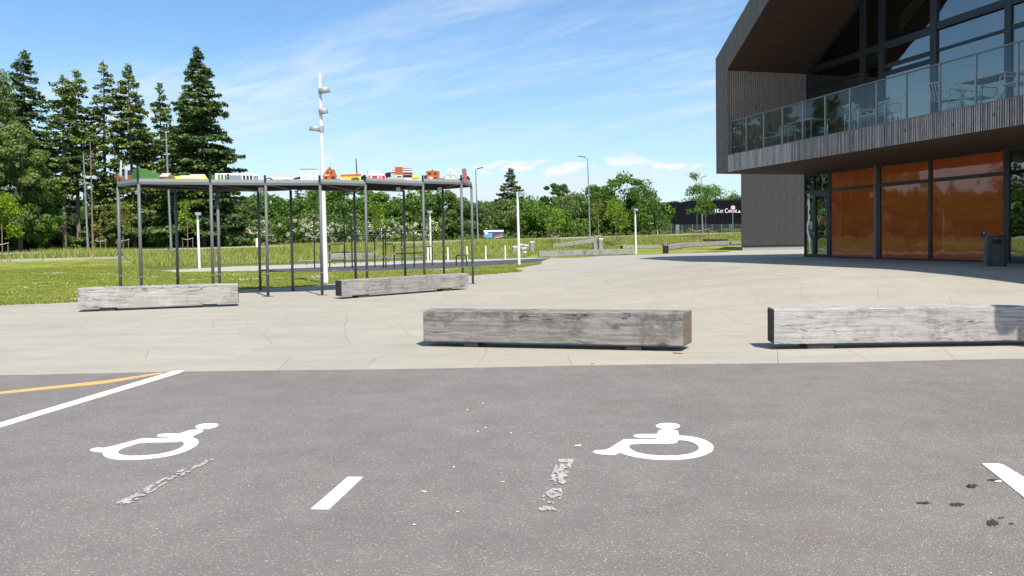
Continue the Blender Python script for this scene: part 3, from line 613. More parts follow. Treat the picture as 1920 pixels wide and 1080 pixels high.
for i, (px, ty, y, wd) in enumerate(HW):
    t = put(px, ty, y, wd, 210 + i, 'leafB', hl[i], nl=3000, z0=.0, lump=.5, name='hawthorn_bush', cat='bush', group='hawthorns in bloom behind the street')
    r = np.random.default_rng(900 + i); H = Hpx(px, ty, y) - t.location.z; C = []; D = []
    for k in range(44):
        a = r.uniform(3.4, 6.0); u = r.uniform(-.7, .8); pr = math.sqrt(1 - u * u); c = np.array([math.cos(a) * pr * wd / 2, math.sin(a) * pr * wd / 2, H * (.5 + .5 * u)]) * r.uniform(.9, 1.08)
        ln = np.array([math.cos(a), math.sin(a), r.uniform(-.5, .6)]) * r.uniform(.3, .7); s = r.uniform(0, 1, 26)[:, None]; C.append(c + ln * s + r.normal(0, .10, (26, 3))); D.append(np.tile([0, 0, 1.], (26, 1)))
    V = leafquads(np.concatenate(C), np.concatenate(D), .12, r); npmesh('blossom', V, np.arange(len(V)).reshape(-1, 4), M['bloss'], t)
# woodland mass
def mass(name, spots, m, seed, ls=.22, nl=2600):
    r = np.random.default_rng(seed); VV = []
    for (px, ty, y, wd) in spots:
        b = base_at(px, y); H = Hpx(px, ty, y) - b.z; n = 26; cen = []
        for i in range(n):
            a = r.uniform(0, 6.28); u = r.uniform(-1, 1); pr = math.sqrt(1 - u * u); rr = r.uniform(.5, 1)
            c = np.array([b.x + math.cos(a) * pr * rr * wd / 2, b.y + math.sin(a) * pr * rr * wd / 2, b.z + H * (.5 + .46 * u)]); k = nl // n
            d = r.normal(0, 1, (k, 3)); d /= np.linalg.norm(d, axis=1)[:, None]; VV.append(leafquads(c + d * (r.uniform(.3, 1, k) ** .5 * r.uniform(.5, 1.2) * wd / 7)[:, None], d, ls, r))
    V = np.concatenate(VV); tag(npmesh(name, V, np.arange(len(V)).reshape(-1, 4), M[m]), kind='stuff')
rr = random.Random(11)
mass('woodland_edge', [(px, rr.uniform(402, 420), 93 / (1 - .73 * (px - 960) / 1480) + 20, rr.uniform(4, 6)) for px in range(430, 1230, 26)], 'leafB', 1)
mass('woodland_back', [(px, rr.uniform(372, 396), 128, rr.uniform(8, 11)) for px in range(400, 1240, 34)], 'leafA', 2, .28, 2200)
mass('woodland_undergrowth', [(px, rr.uniform(424, 450), rr.uniform(82, 90), rr.uniform(4, 5.5)) for px in range(-60, 440, 20)], 'leafB', 3, .2, 2200)
mass('woodland_far', [(px, rr.uniform(345, 405), rr.uniform(98, 125), rr.uniform(8, 12)) for px in range(-120, 420, 26)], 'leafB', 4, .3, 2600)
mass('woodland_beyond', [(px, rr.uniform(330, 400), y, rr.uniform(8, 12)) for px, y in zip(range(-900, -100, 40), [52 + 1.1 * k for k in range(20)])], 'leafB', 8, .3, 2200)
for i in range(9):
    x = -62 - i * 6.5; y = 62 - i * 3.2 + rr.uniform(-4, 4); spruce(Vector((x, y, h(x, y) - .1)), rr.uniform(15, 21), rr.uniform(2.4, 3.6), 400 + i, 'spruce number %s of the row beyond the left edge, counted from the birch' % ['one', 'two', 'three', 'four', 'five', 'six', 'seven', 'eight', 'nine'][i], .2, 'spruce', .7, 'bark', .3, group='spruces beyond the left edge')
mass('roadside_weeds', [(px, 438 - (px - 900) * .02 + rr.uniform(-3, 3), 93 + .73 * ((px - 960) / 1480 * 100) + 5.5, 1.6) for px in range(700, 1385, 22)], 'leafD', 6, .08, 240)
# young staked trees
def sapling(px, py, top, wd, seed, m, label, stakes=2, cz=.4, nl=700, y=None):
    b = at_h(px, py) if y is None else base_at(px, y); H = Hpx(px, top, b.y) - b.z; t = thing('young_tree', label, 'tree', b, 0, 'young staked trees in the meadow')
    r = np.random.default_rng(seed); cen = []; C = []; D = []
    for k in range(16):
        z = H * r.uniform(cz, .97); f = (z / H - cz) / (1 - cz); w_ = wd / 2 * (1 - f * .6) * r.uniform(.3, 1.); a = r.uniform(0, 6.28); c = (math.cos(a) * w_, math.sin(a) * w_, z, .3); cen.append(c)
        C.append(np.array(c[:3]) + r.normal(0, .22, (nl // 16, 3))); D.append(r.normal(0, 1, (nl // 16, 3)))
    V = leafquads(np.concatenate(C), np.concatenate(D), .10, r); npmesh('crown', V, np.arange(len(V)).reshape(-1, 4), M[m], t)
    q = MB().tube((0, 0, -.1), (.03, 0, H * .9), .045, .015, 6)
    for c in cen[:10]: q.tube((0, 0, c[2] * .8), c[:3], .014, .005, 4)
    q.build('trunk', M['barkp'], t)
    if stakes:
        for s in (-1, 1): MB().tube((s * .42, 0, -.1), (s * .42, 0, 1.15), .04, n=6).build('stake', M['stake'], t)
        MB().path([(-.5, 0, 1.12), (0, -.05, 1.0), (.5, 0, 1.16)], .028).build('tie', M['stakel'], t)
sapling(4, 476, 368, 3.6, 301, 'leafC', 'bright yellow green young maple with stakes at the left edge', nl=2600, y=57)
sapling(188, 470, 395, 1.2, 302, 'leafE', 'thin young tree with stakes right of the left street lamp', nl=160, y=62)
sapling(231, 470, 376, 1.6, 303, 'leafE', 'yellowish young tree with stakes behind the first sculpture post', nl=420, y=63)
sapling(352, 470, 372, 1.8, 304, 'leafC', 'slender fresh green young tree with stakes before the fullest spruce', nl=400, y=66)
sapling(706, 457, 380, 3.2, 305, 'leafC', 'fresh green young tree with stakes behind the climbing frame', nl=900, y=77)
sapling(1041, 462, 378, 2.6, 306, 'leafC', 'staked young tree above the sloping log', nl=420)
sapling(1122, 460, 375, 2.2, 307, 'leafE', 'staked yellowish young tree just right of the middle street lamp', nl=350)
sapling(1155, 461, 372, 3.2, 308, 'leafC', 'staked bright young tree in front of the largest round tree', nl=700)
sapling(1307, 449, 322, 3.2, 309, 'leafA', 'taller of two staked young trees before the black warehouse', nl=1100)
sapling(1323, 446, 350, 3.0, 310, 'leafA', 'wider of two staked young trees before the black warehouse', nl=1500)
# ------------------------------------------------------------------ timber benches
def bench(px0, py0, px1, py1, hpx_or_h, depth, label, m, cap=None, z0=.07, length=None, supports=(.14, .80), sup_w=.32, flip=False, capm='timberE', sup=True, gh=None, bev=.012, ground=None, skew=0, skl=0):
    gz = 0 if ground is None else ground
    a = at_z(px0, py0, gz + z0); b = at_z(px1, py1, gz + z0); d = (b - a).normalized(); L = length or (b - a).length; ang = math.atan2(d.y, d.x)
    t = thing('timber_bench', label, 'bench', (a.x, a.y, gz), ang, 'squared log benches on the plaza'); H = hpx_or_h
    b_ = bmesh.new(); nx = 70; rnd = random.Random(int(px0)); prof = [(0, 0), (depth, 0), (depth, H), (0, H)]; c_ = .012
    prof = [(c_, 0), (depth - c_, 0), (depth, c_), (depth, H - c_), (depth - c_, H), (c_, H), (0, H - c_), (0, c_)]
    rings = []
    for i in range(nx + 1):
        x = L * i / nx; ring = []
        for k, (y, z) in enumerate(prof): ring.append(b_.verts.new((x + (skew * (x / L) + skl * (1 - x / L)) * y / depth, y + .006 * mnoise.noise(Vector((x * 1.3, k * 3.1, px0))) + .006 * mnoise.noise(Vector((x * 7, k * 3.1, px0))), z0 + z + .008 * mnoise.noise(Vector((x * 1.1, k // 2 * 5.0, px0 + 9))) + .005 * mnoise.noise(Vector((x * 8, k * 2.0, px0 + 9))))))
        rings.append(ring)
    for r1, r2 in zip(rings[:-1], rings[1:]):
        for k in range(8): b_.faces.new((r1[k], r1[(k + 1) % 8], r2[(k + 1) % 8], r2[k]))
    b_.faces.new(rings[0][::-1]); b_.faces.new(rings[-1]); bmesh.ops.recalc_face_normals(b_, faces=b_.faces)
    me = bpy.data.meshes.new('beam'); b_.to_mesh(me); b_.free(); link('beam', me, m, t)
    for e in (cap or ''):
        x = -.004 + skl / 2 if e == 'l' else L + .004 + skew / 2; MB().box((x, depth / 2, z0 + H / 2), (.008, math.hypot(depth, skew if e == 'r' else skl) - .03, H - .03), -math.atan2(skew if e == 'r' else skl, depth)).build('end_face', M[capm], t)
    for s in supports: MB().box((L * s, depth / 2 - .0, z0 / 2), (sup_w, depth * .78, z0 - .002)).build('support', M['support'], t)
    return t
A = bench(146.5, 579.5, 447, 568.4, .455, .42, 'pale log bench at the left edge of the plaza in front of the lawn', M['timberA'], 'r', supports=(.17, .81))
B = bench(641, 556, 879, 538, .41, .36, 'grey log bench beside the last sculpture post, dark left end', M['timberB'], 'l', supports=(.16, .82), sup_w=.35, skl=.06)
Fb = bench(794, 640.6, 1281, 649.7, .435, .42, 'cracked brown stained log bench alone in the middle next to the asphalt', M['timberF'], 'r', supports=(.19, .82), capm='timberE2', sup_w=.20, skew=.10)
Rb = bench(1451.5, 646.2, 1920, 639, .46, .37, 'whitish log bench at the right edge with a black left end', M['timberA'], 'l', length=5.2, supports=(.12, .85), sup_w=.34, skl=.045)
# ------------------------------------------------------------------ road markings
def flat(name, polys, z, m, label=None, cat='road marking', group=None, kind=None, th=.003):
    b = MB()
    for poly in polys:
        outer, holes = (poly[0], poly[1:]) if hasattr(poly[0][0], '__len__') else (poly, [])
        L = [[at_z(x, y, 0) + Vector((0, 0, z)) for x, y in c] for c in [outer, *holes]]; allp = [p for c in L for p in c]; tri = tessellate_polygon(L)
        fs = []
        for t_ in tri:
            n = (allp[t_[1]] - allp[t_[0]]).cross(allp[t_[2]] - allp[t_[0]]).z
            if abs(n) > 1e-9: fs.append(tuple(t_) if n > 0 else tuple(reversed(t_)))
        b.add(allp, fs)
        i0 = 0
        for c in L:
            n = len(c); b.add([*c, *[p - Vector((0, 0, th + .001)) for p in c]], [(i, (i + 1) % n, n + (i + 1) % n, n + i) for i in range(n)])
    me = bpy.data.meshes.new(name); me.from_pydata(b.v, [], b.f); return tag(link(name, me, m), label, cat, group, kind)
def smooth_poly(pts, it=2):
    for _ in range(it):
        q = []
        for i in range(len(pts)):
            a, b = pts[i], pts[(i + 1) % len(pts)]
            if math.hypot(a[0] - b[0], a[1] - b[1]) < 3: q.append(a); continue
            q += [(a[0] * .82 + b[0] * .18, a[1] * .82 + b[1] * .18), (a[0] * .18 + b[0] * .82, a[1] * .18 + b[1] * .82)]
        pts = q
    return pts
def symbol(ox, oy, s, head, outer, hole, label):
    c = lambda L: [(ox + x / s, oy + y / s) for x, y in L]
    cx, cy, rx, ry, sl = head; hp = [(cx + rx * math.cos(a), cy - ry * math.sin(a) + sl * rx * math.cos(a)) for a in np.linspace(0, 2 * math.pi, 33)[:-1]]
    flat('wheelchair_symbol', [c(hp), [c(smooth_poly(outer, 1)), c(smooth_poly(hole, 1))]], .004, M['paint'], label, 'road marking', 'painted disabled parking symbols')
symbol(980, 770, 4.8, (1307, 141, 110, 27, 0),
 [(995, 231), (1008, 220), (1040, 214), (1213, 214), (1215, 195), (1230, 181), (1265, 174), (1350, 174), (1388, 181), (1402, 194), (1402, 228), (1500, 233), (1590, 250), (1660, 275), (1705, 305), (1722, 335), (1705, 370), (1650, 398), (1560, 424), (1440, 441), (1300, 446), (1150, 440), (1030, 425), (930, 402), (868, 379), (830, 402), (700, 394), (648, 386), (628, 374), (650, 360), (762, 355), (900, 266), (930, 260), (1208, 260), (1210, 245), (1035, 244), (1005, 240)],
 [(985, 299), (1350, 297), (1388, 290), (1398, 264), (1470, 272), (1540, 292), (1580, 318), (1588, 345), (1560, 372), (1490, 395), (1390, 408), (1250, 409), (1120, 399), (1030, 380), (975, 352), (958, 330), (948, 325)],
 'white painted wheelchair symbol nearest the middle log bench')
symbol(120, 760, 3.2, (857, 126, 70, 16, -.08),
 [(555, 186), (572, 175), (600, 172), (690, 172), (720, 162), (760, 150), (800, 146), (838, 150), (835, 158), (800, 175), (764, 193), (800, 206), (811, 225), (795, 245), (740, 275), (660, 300), (540, 320), (430, 328), (330, 328), (260, 318), (234, 302), (232, 284), (190, 281), (152, 273), (165, 263), (200, 256), (250, 258), (455, 203), (480, 200), (620, 200), (630, 191), (575, 192)],
 [(465, 224), (680, 222), (697, 215), (716, 224), (722, 232), (715, 246), (690, 262), (640, 280), (560, 297), (450, 305), (370, 305), (330, 294), (322, 280), (342, 264), (385, 248)],
 'white painted wheelchair symbol beside the long white line')
flat('parking_line', [[(583, 955), (617, 955.5), (681, 895), (652, 895)]], .004, M['paint'], 'short white bay line between the two wheelchair symbols')
p2 = [at_z(1841, 870, 0), at_z(1873, 869.5, 0), at_z(1883, 873, 0)]
flat('parking_line', [[(1841, 870), (1872, 869.5), (1883, 873), (2010, 950), (2110, 1060), (2040, 1060), (1920, 933)]], .004, M['paint'], 'white bay line leaving the picture at the right edge')
flat('parking_line', [[(-60, 818), (-60, 806), (0, 793), (318, 698), (335, 695), (346, 694.6), (338, 699.5), (0, 802)]], .004, M['paint'], 'long white line running to the plaza edge')
flat('orange_line', [[(-60, 744), (-60, 738.5), (0, 735), (200, 713.5), (304, 698.5), (305, 700.5), (285, 704), (200, 719), (0, 739)]], .0035, M['orangepaint'], 'thin orange painted line above the long white line')
def faded(name, quad, seed, label, dens=.55, n=60, mm=16):
    rnd = random.Random(seed); a, b, c, d = [at_z(*q, 0) for q in quad]; B_ = MB()   # a-b near edge, d-c far edge
    for i in range(n * 3):
        for j in range(mm):
            u = (j + rnd.random()) / mm; v = (i + rnd.random()) / (n * 3); p = a.lerp(b, u).lerp(d.lerp(c, u), v)
            k = .7 * mnoise.noise(Vector((p.x * 9, p.y * 6, seed))) + .8 * mnoise.noise(Vector((p.x * 40, p.y * 22, seed + 3)))
            if k < .16 - dens * .4: continue
            r = rnd.uniform(.0025, .0065); m_ = rnd.randint(5, 7); pts = [(p.x + r * rnd.uniform(.5, 1.3) * math.cos(6.28 * q / m_), p.y + r * 1.2 * rnd.uniform(.5, 1.3) * math.sin(6.28 * q / m_), .0035 + .0004 * rnd.random()) for q in range(m_)]
            B_.add(pts, [tuple(range(m_))])
    me = bpy.data.meshes.new(name); me.from_pydata(B_.v, [], B_.f); tag(link(name, me, M['oldpaint']), label, 'road marking', 'worn old bay lines', 'stuff')
faded('faded_line', [(215, 945), (243, 945), (403, 861), (378, 861)], 1, 'worn remains of a white line below the left wheelchair symbol', .35)
faded('faded_line', [(1008, 958), (1044, 958), (1075, 862), (1046, 862)], 2, 'worn remains of a white line left of the nearer wheelchair symbol', .15)
flat('faded_line', [[(1046, 861.5), (1076, 861.5), (1075, 867), (1048, 867)]], .0045, M['oldpaint'], 'solid far end left over from the worn white line')
for i, (x, y, rx, ry, lb) in enumerate(((1821, 911, 10, 4, 'dark oil stain just left of the right bay line'), (1861, 900, 9, 2.2, 'small oil streak close under the right bay line'), (1794, 946, 13, 4, 'brownish oil stain, middle of the cluster'), (1862, 980, 12, 6.5, 'largest ragged oil stain, lowest of the cluster'), (1732, 943, 14, 2.4, 'faint thin oil streak left of the cluster'), (1896, 982, 5, 1.6, 'tiny oil spot right of the largest stain'), (1877, 971, 6, 2, 'tiny oil spot above the largest stain'))):
    rnd = random.Random(i); pts = [(x + rx * rnd.uniform(.35, 1.25) * math.cos(a), y + ry * rnd.uniform(.35, 1.25) * math.sin(a)) for a in np.linspace(0, 2 * math.pi, 47)[:-1]]
    flat('oil_stain', [pts], .0015, M['oil'], lb, 'stain', 'oil stains by the right bay line', th=.001)
def scrap(px, py, L, Wd, H, m, name, label, rz=.2):
    p = at_z(px, py, 0); b = bmesh.new(); bmesh.ops.create_icosphere(b, subdivisions=2, radius=1)
    for v in b.verts: v.co = Vector((v.co.x * L / 2, v.co.y * Wd / 2, v.co.z * H / 2)) * (1 + .35 * mnoise.noise(v.co * 2 + Vector((px, 0, 0))))
    me = bpy.data.meshes.new(name); b.to_mesh(me); b.free(); o = link(name, me, m); o.location = p + Vector((0, 0, H / 2)); o.rotation_euler.z = rz; tag(o, label, 'debris')
M['twig'] = simple('twig', (.42, .27, .14), .8, nscale=40, namp=.4); M['petal'] = simple('leaf_scrap', (.70, .66, .55), .8)
scrap(1272, 663, .14, .04, .03, M['twig'], 'bark_scrap', 'orange brown bark scrap at the right end of the middle bench', -.15)
scrap(1112, 682, .045, .03, .02, M['twig'], 'dry_leaf', 'curled dry leaf on the seam between plaza and asphalt')
scrap(795, 922, .05, .012, .006, M['petal'], 'paper_scrap', 'white scrap on the asphalt right of the short bay line', -.4)
scrap(1083, 836, .06, .03, .006, M['petal'], 'paint_flake', 'chipped white flake above the worn line')
scrap(1872, 903, .05, .025, .006, M['petal'], 'dry_leaf', 'pale leaf beside the right bay line')
for i in range(9): scrap(random.choice((820, 870, 907, 912, 925, 1325, 1468, 1558, 680)) + random.uniform(-60, 60), random.uniform(720, 1000), .018, .012, .006, M['petal'], 'pebble', 'tiny pale chip lying on the asphalt')
for o in COL.objects:
    if o.name.startswith('pebble'): o['group'] = 'pale chips on the asphalt'
# ------------------------------------------------------------------ lamps
def drum(b_, c, r, hgt, axis=(0, 0, 1)): b_.lathe(c, [(r * .96, 0), (r, .01), (r, hgt * .9), (r * .9, hgt), (.01, hgt + .005)], 22, axis)
# tall mast with three drum heads
base = at_h(611, 532); mast = thing('lamp_mast', 'tall white lamp mast with three grey drum heads behind the sculpture', 'lamp', base)
ym = base.y; tp = at_y(599.3, 139, ym); off = tp - base
MB().tube((0, 0, -.05), off * .62, .085, .07, 14).tube(off * .62, off, .058, .05, 14).build('pole', M['white'], mast, smooth=False)
for i, (px, py, r, sx, tl) in enumerate(((609.5, 170, .19, 1, 0), (608, 209, .155, 1, .0), (591, 242, .20, -1, 0))):
    c = at_y(px, py + 4, ym) - base; pc = off * (c.z / off.z); b = MB(); drum(b, (c.x, -.02, c.z), r, .17, (-.12 * sx, -.12, 1)); hd = b.build('lamp_head', M['lampg'], mast); hd.data.shade_smooth()
    MB().box((pc.x, 0, c.z + .08), (.16, .16, .19)).tube((pc.x, 0, c.z + .08), (c.x, -.02, c.z + .08), .04).build('bracket', M['lampg'], mast)
def small_lamp(px, py, top, hx, r, label):
    b0 = at_h(px, py); z = Hpx(px, top, b0.y) - b0.z; t = thing('path_lamp', label, 'lamp', b0, 0, 'short white plaza lamps'); k = at_y(px - (450 - 300) * .0, top, b0.y)
    lean = -.012 * z
    MB().tube((0, 0, -.05), (lean, 0, z - .02), .075, .06, 12).build('pole', M['white'], t)
    b = MB(); cx = lean + hx; drum(b, (cx, -.05, z - .17), r, .15, (.06 * (1 if hx > 0 else -1), -.1, 1)); o = b.build('lamp_head', M['lampg'], t)
    if abs(hx) > .1: MB().tube((lean, 0, z - .1), (cx, -.05, z - .1), .03).build('bracket', M['lampg'], t)
    return t
small_lamp(374, 502, 398, .05, .19, 'short white lamp left of the fourth sculpture post pair')
small_lamp(973.5, 497, 359, .22, .19, 'short white lamp with its head to the right, at the lawn tip')
small_lamp(808.5, 488, 395, 0, .20, 'short white globe topped lamp behind the climbing frame')
small_lamp(1192.5, 477, 391, .05, .21, 'short white lamp at the right end of the long far bench')
lp = thing('path_lamp', 'unseen white plaza lamp added beyond the right bench for its shadow', 'lamp', (7.68, 8.26, 0), 0, 'short white plaza lamps')  # out-of-frame lamp, added so its head casts a shadow on the right bench
MB().tube((0, 0, -.05), (0, 0, 4), .075, .06, 12).build('pole', M['white'], lp); b = MB(); drum(b, (-.15, 0, 3.83), .2, .15); b.build('lamp_head', M['lampg'], lp)
def street_lamp(px, base_py, top_py, y, dirx, label, dark=False):
    b0 = base_at(px, y); z = Hpx(px, top_py, y) - b0.z; t = thing('street_lamp', label, 'lamp', b0, 0, 'galvanised street lamps along the street')
    MB().tube((0, 0, -.2), (-.02 * z, 0, z), .11, .055, 10).build('pole', M['galv'], t)
    x = -.02 * z; MB().tube((x, 0, z - .03), (x + dirx * .3, 0, z + .08), .035).build('arm', M['galv'], t)
    MB().prism([(x + dirx * .15, -.16, z + .04), (x + dirx * .95, -.12, z + .20), (x + dirx * .95, .12, z + .20), (x + dirx * .15, .16, z + .04)], (0, 0, .09)).build('lamp_head', M['black' if dark else 'galvd'], t)
street_lamp(165, 472, 286, 72, .5, 'street lamp with a dark head before the wood, left of the two', True)
street_lamp(321, 471, 249, 66, -.5, 'taller looking street lamp before the wood, behind the sculpture')
street_lamp(896.5, 451, 318, 91, .9, 'street lamp right of the sculpture with its head to the right', True)
street_lamp(1106.5, 445, 296, 101, -1.3, 'street lamp in the middle distance with its head to the left')
street_lamp(1317.5, 438, 333, 114, .9, 'street lamp in front of the black warehouse')
# ------------------------------------------------------------------ skyline sculpture
ZB = lambda px: float(np.interp(px, [606, 685, 793, 865, 884], [3.03, 3.09, 3.19, 3.24, 3.24]))
FR = [(221, 350.5), (260, 345.5), (395, 346.5), (498, 347.5), (600, 347.5), (685, 346.5), (793, 345.5), (865, 344.5)]
BK = [(884, 350), (830, 356), (757, 357.5), (664, 358.5), (545, 357), (484, 359.5), (329, 356.5)]
FP = [at_z(x, y, ZB(x)) for x, y in FR]; BP = [at_z(x, y, ZB(x)) for x, y in BK]; ring = FP + BP
sc = thing('skyline_sculpture', 'raised steel platform on thin posts carrying a painted cut-out town skyline', 'sculpture', (-5.5, 22, 0))
def off2(p): return Vector((p.x + 5.5, p.y - 22, p.z))
Rg = [off2(p) for p in ring]
MB().prism([p + Vector((0, 0, .030)) for p in Rg], (0, 0, .03)).build('deck_plate', M['blackwall'], sc)
n = len(Rg)
for i in range(n):
    a, b = Rg[i], Rg[(i + 1) % n]; d = (b - a); L = d.length; d.normalize(); m_ = (a + b) / 2; rz = math.atan2(d.y, d.x)
    MB().box(m_ + Vector((0, 0, .032)), (L - .004, .06, .064), rz).build('edge_beam', M['steel'], sc)
    if i < 8 : MB().box(m_ + Vector((0, 0, .106)) + Vector((d.y, -d.x, 0)) * .01, (L - .004, .03, .08), rz).build('edge_strip', M['deckg'], sc)
    for k in range(int(L / 1.1)):
        f = (k + .5) / max(1, int(L / 1.1)); q = a.lerp(b, f)
ctr = sum(Rg, Vector()) / n
for f_, b_ in ((1, 13), (2, 13), (3, 12), (4, 11), (5, 11), (6, 10), (7, 9)):
    a, b = Rg[f_], Rg[b_]; d = b - a; MB().box((a + b) / 2 + Vector((0, 0, .045)), (d.length - .1, .05, .06), math.atan2(d.y, d.x)).build('cross_beam', M['steel'], sc)
posts = [FR[0], FR[1], FR[2], (401, 347.5), FR[3], FR[4], FR[5], FR[6], FR[7]] + BK
for i, (x, y) in enumerate(posts):
    p = off2(at_z(x, y, ZB(x))); zt = p.z
    if i == 3: p.y += .25
    g = MB().tube((p.x, p.y, 0), (p.x, p.y, zt), .040, n=12).build('post', M['steel'], sc); g.data.shade_smooth()
    q = MB().box((p.x, p.y, .006), (.26, .22, .012)); q.build('foot_plate', M['galvd'], sc)
    MB().lathe((p.x, p.y, .62), [(.047, 0), (.049, .004), (.049, .012), (.047, .016)], 10).build('joint_ring', M['galv'], sc)
for x, y in (FR[1], FR[2], FR[3], FR[4], FR[5], FR[6], FR[7]):
    p = off2(at_z(x, y, ZB(x))); MB().tube((p.x, p.y - .04, p.z + .1), (p.x, p.y - .04, p.z + (.48 if x == 260 else .36 if x == 395 else .27)), .03, n=8).build('corner_rod', M['black'], sc)
for x in (491, 746, 823, 700, 672):
    p = off2(at_z(x, 351, ZB(x))); 
# cut-out houses standing on the front edge
def fpl(px, back=False):
    L = ring if not back else None; P0 = FP if not back else list(reversed(BP)); Q = FR if not back else list(reversed(BK))
    for k in range(len(Q) - 1):
        if px <= Q[k + 1][0] or k == len(Q) - 2:
            a, b = P0[k], P0[k + 1]; d = (b - a).normalized(); nrm = Vector((d.y, -d.x, 0)); return a, nrm
_mc = {}
def pm(col):
    if col not in _mc: _mc[col] = simple('paint_%d' % len(_mc), col, .5, nscale=10, namp=.06)
    return _mc[col]
def plate(name, pts, col, parent=None, ref=None, lift=0., th=.02, label=None, back=False, S=1.):
    cx = ref if ref is not None else sum(p[0] for p in pts) / len(pts); a, nr = fpl(cx, back)
    W_ = [at_pl(x, y, a + nr * (.0 + lift), nr) for x, y in pts]; par = parent or sc; par_off = Vector((-5.5, 22, 0))
    b = MB().prism([p - par_off for p in W_], -nr * th); o = b.build(name, pm(col), par)
    if label: o['label'] = label
    return o
OR = (.42, .11, .035); BR = (.045, .018, .015); WH = (.75, .77, .78); YE = (.85, .62, .10); GN = (.06, .16, .03); GR = (.42, .43, .42); LG = (.58, .60, .60); DK = (.014, .017, .03); RD = (.65, .03, .04); TQ = (.30, .80, .72); CY = (.45, .78, .80)
def house(ref, body, col, subs, label, name='cutout_house', back=False):
    h_ = plate(name, body, col, ref=ref, label=label, back=back, lift=.0 if not back else .0)
    for i, (nm, pts, c) in enumerate(subs): plate(nm, pts, c, parent=h_, ref=ref, lift=.004 + .002 * (i % 3), th=.0035, back=back)
    return h_
R4 = lambda x0, y0, x1, y1: [(x0, y0), (x1, y0), (x1, y1), (x0, y1)]
Z1 = lambda x, y: (200 + x / 9.6, 295 + y / 9.6); Z2 = lambda x, y: (380 + x / 9.6, 295 + y / 9.6); Z3 = lambda x, y: (550 + x / 10.105, 290 + y / 10.105); Z4 = lambda x, y: (710 + x / 10.105, 290 + y / 10.105)
zz = lambda Zf, L: [Zf(*p) for p in L]; zr = lambda Zf, *a: zz(Zf, R4(*a))
house(232, zz(Z1, [(175, 305), (205, 295), (295, 350), (300, 415), (175, 415)]), OR, [('roof', zz(Z1, [(205, 300), (245, 300), (295, 348), (250, 348)]), LG), ('door', zr(Z1, 218, 372, 240, 400), BR)], 'small orange cut-out house at the left end')
plate('cutout_chimney', zz(Z1, [(243, 55), (262, 55), (258, 310), (228, 310)]), WH, ref=232, label='tall white cut-out chimney'); plate('cutout_chimney', zz(Z1, [(322, 150), (336, 150), (338, 215), (358, 215), (360, 400), (325, 400)]), LG, ref=232, label='shorter grey cut-out chimney')
plate('cutout_house', zr(Z1, 375, 320, 425, 400), OR, ref=240, lift=.002)
plate('cutout_backdrop', zz(Z1, [(262, 260), (300, 260), (300, 240), (340, 240), (340, 270), (490, 215), (490, 320), (430, 330), (400, 400), (262, 400)]), DK, back=True, ref=330)
h1 = plate('cutout_hill', zz(Z1, [(560, 185), (590, 188), (620, 200), (700, 205), (730, 208), (760, 240), (830, 262), (900, 275), (950, 300), (1230, 350), (1250, 420), (560, 420)]), GN, ref=300, label='green cut-out hill')
plate('cutout_hill', zz(Z1, [(430, 340), (500, 215), (555, 180), (555, 400), (430, 400)]), GN, ref=250, lift=-.01)
house(300, zz(Z1, [(950, 350), (1000, 290), (1150, 285), (1205, 355), (1180, 370), (1130, 345), (1080, 350), (985, 412), (950, 412)]), OR, [('roof', zz(Z1, [(945, 348), (1000, 287), (1150, 285), (1098, 348)]), LG)] + [('window', zr(Z1, 955 + 22 * k, 360, 967 + 22 * k, 385), BR) for k in range(5)], 'orange cut-out house with a grey roof on the green hill')
house(360, zz(Z1, [(1205, 340), (1300, 338), (1340, 325), (1490, 325), (1510, 305), (1765, 305), (1830, 405), (1245, 412)]), YE, [('roof', zz(Z1, [(1310, 330), (1490, 328), (1512, 307), (1762, 307), (1715, 375), (1370, 378)]), LG)] + [('window', zr(Z1, 1400 + 60 * k, 383, 1418 + 60 * k, 393), (.6, .4, .05)) for k in range(6)], 'long low yellow cut-out building')
house(440, zz(Z2, [(220, 288), (700, 288), (1022, 318), (1025, 448), (720, 445), (475, 430), (475, 300), (440, 300), (440, 425), (225, 415)]), WH, [('wall', zz(Z2, [(475, 320), (700, 322), (712, 438), (475, 425)]), (.22, .23, .24)), ('window', zz(Z2, [(270, 308), (308, 308), (312, 410), (274, 410)]), GN), ('window', zz(Z2, [(328, 312), (372, 312), (376, 412), (330, 412)]), GN), ('window', zz(Z2, [(392, 314), (434, 314), (438, 412), (394, 412)]), GN)] + [('window', zz(Z2, [(722 + 62 * k, 326), (766 + 62 * k, 326), (776 + 62 * k, 436), (734 + 62 * k, 436)]), DK) for k in range(3)] + [('window', zz(Z2, [(912 + 32 * k, 330), (934 + 32 * k, 330), (942 + 32 * k, 438), (922 + 32 * k, 438)]), DK) for k in range(3)], 'white and grey modern cut-out hall with tall windows')
plate('cutout_hill', zz(Z2, [(140, 325), (440, 318), (440, 392), (140, 385)]), GN, ref=430, lift=-.03)
house(515, zz(Z2, [(1110, 440), (1150, 375), (1200, 362), (1260, 395), (1260, 460), (1110, 462)]), DK, [('door', zr(Z2, 1155, 390, 1215, 462), WH)], 'small dark cut-out shed with a white door')
house(535, zz(Z2, [(1265, 290), (1610, 285), (1632, 400), (1760, 392), (1760, 462), (1265, 462)]), GR, [('wall', zr(Z2, 1270, 360, 1625, 395), WH), ('roof', zz(Z2, [(1275, 300), (1605, 290), (1628, 356), (1268, 356)]), (.50, .51, .47)), ('door', zr(Z2, 1470, 395, 1545, 460), (.05, .10, .13))] + [('fence_line', zr(Z2, 1310 + 80 * k, 396, 1314 + 80 * k, 460), WH) for k in range(6)], 'low white and grey cut-out workshop')
plate('cutout_backdrop', zz(Z2, [(1640, 378), (1760, 345), (1760, 440), (1640, 440)]), DK, back=True, ref=560)
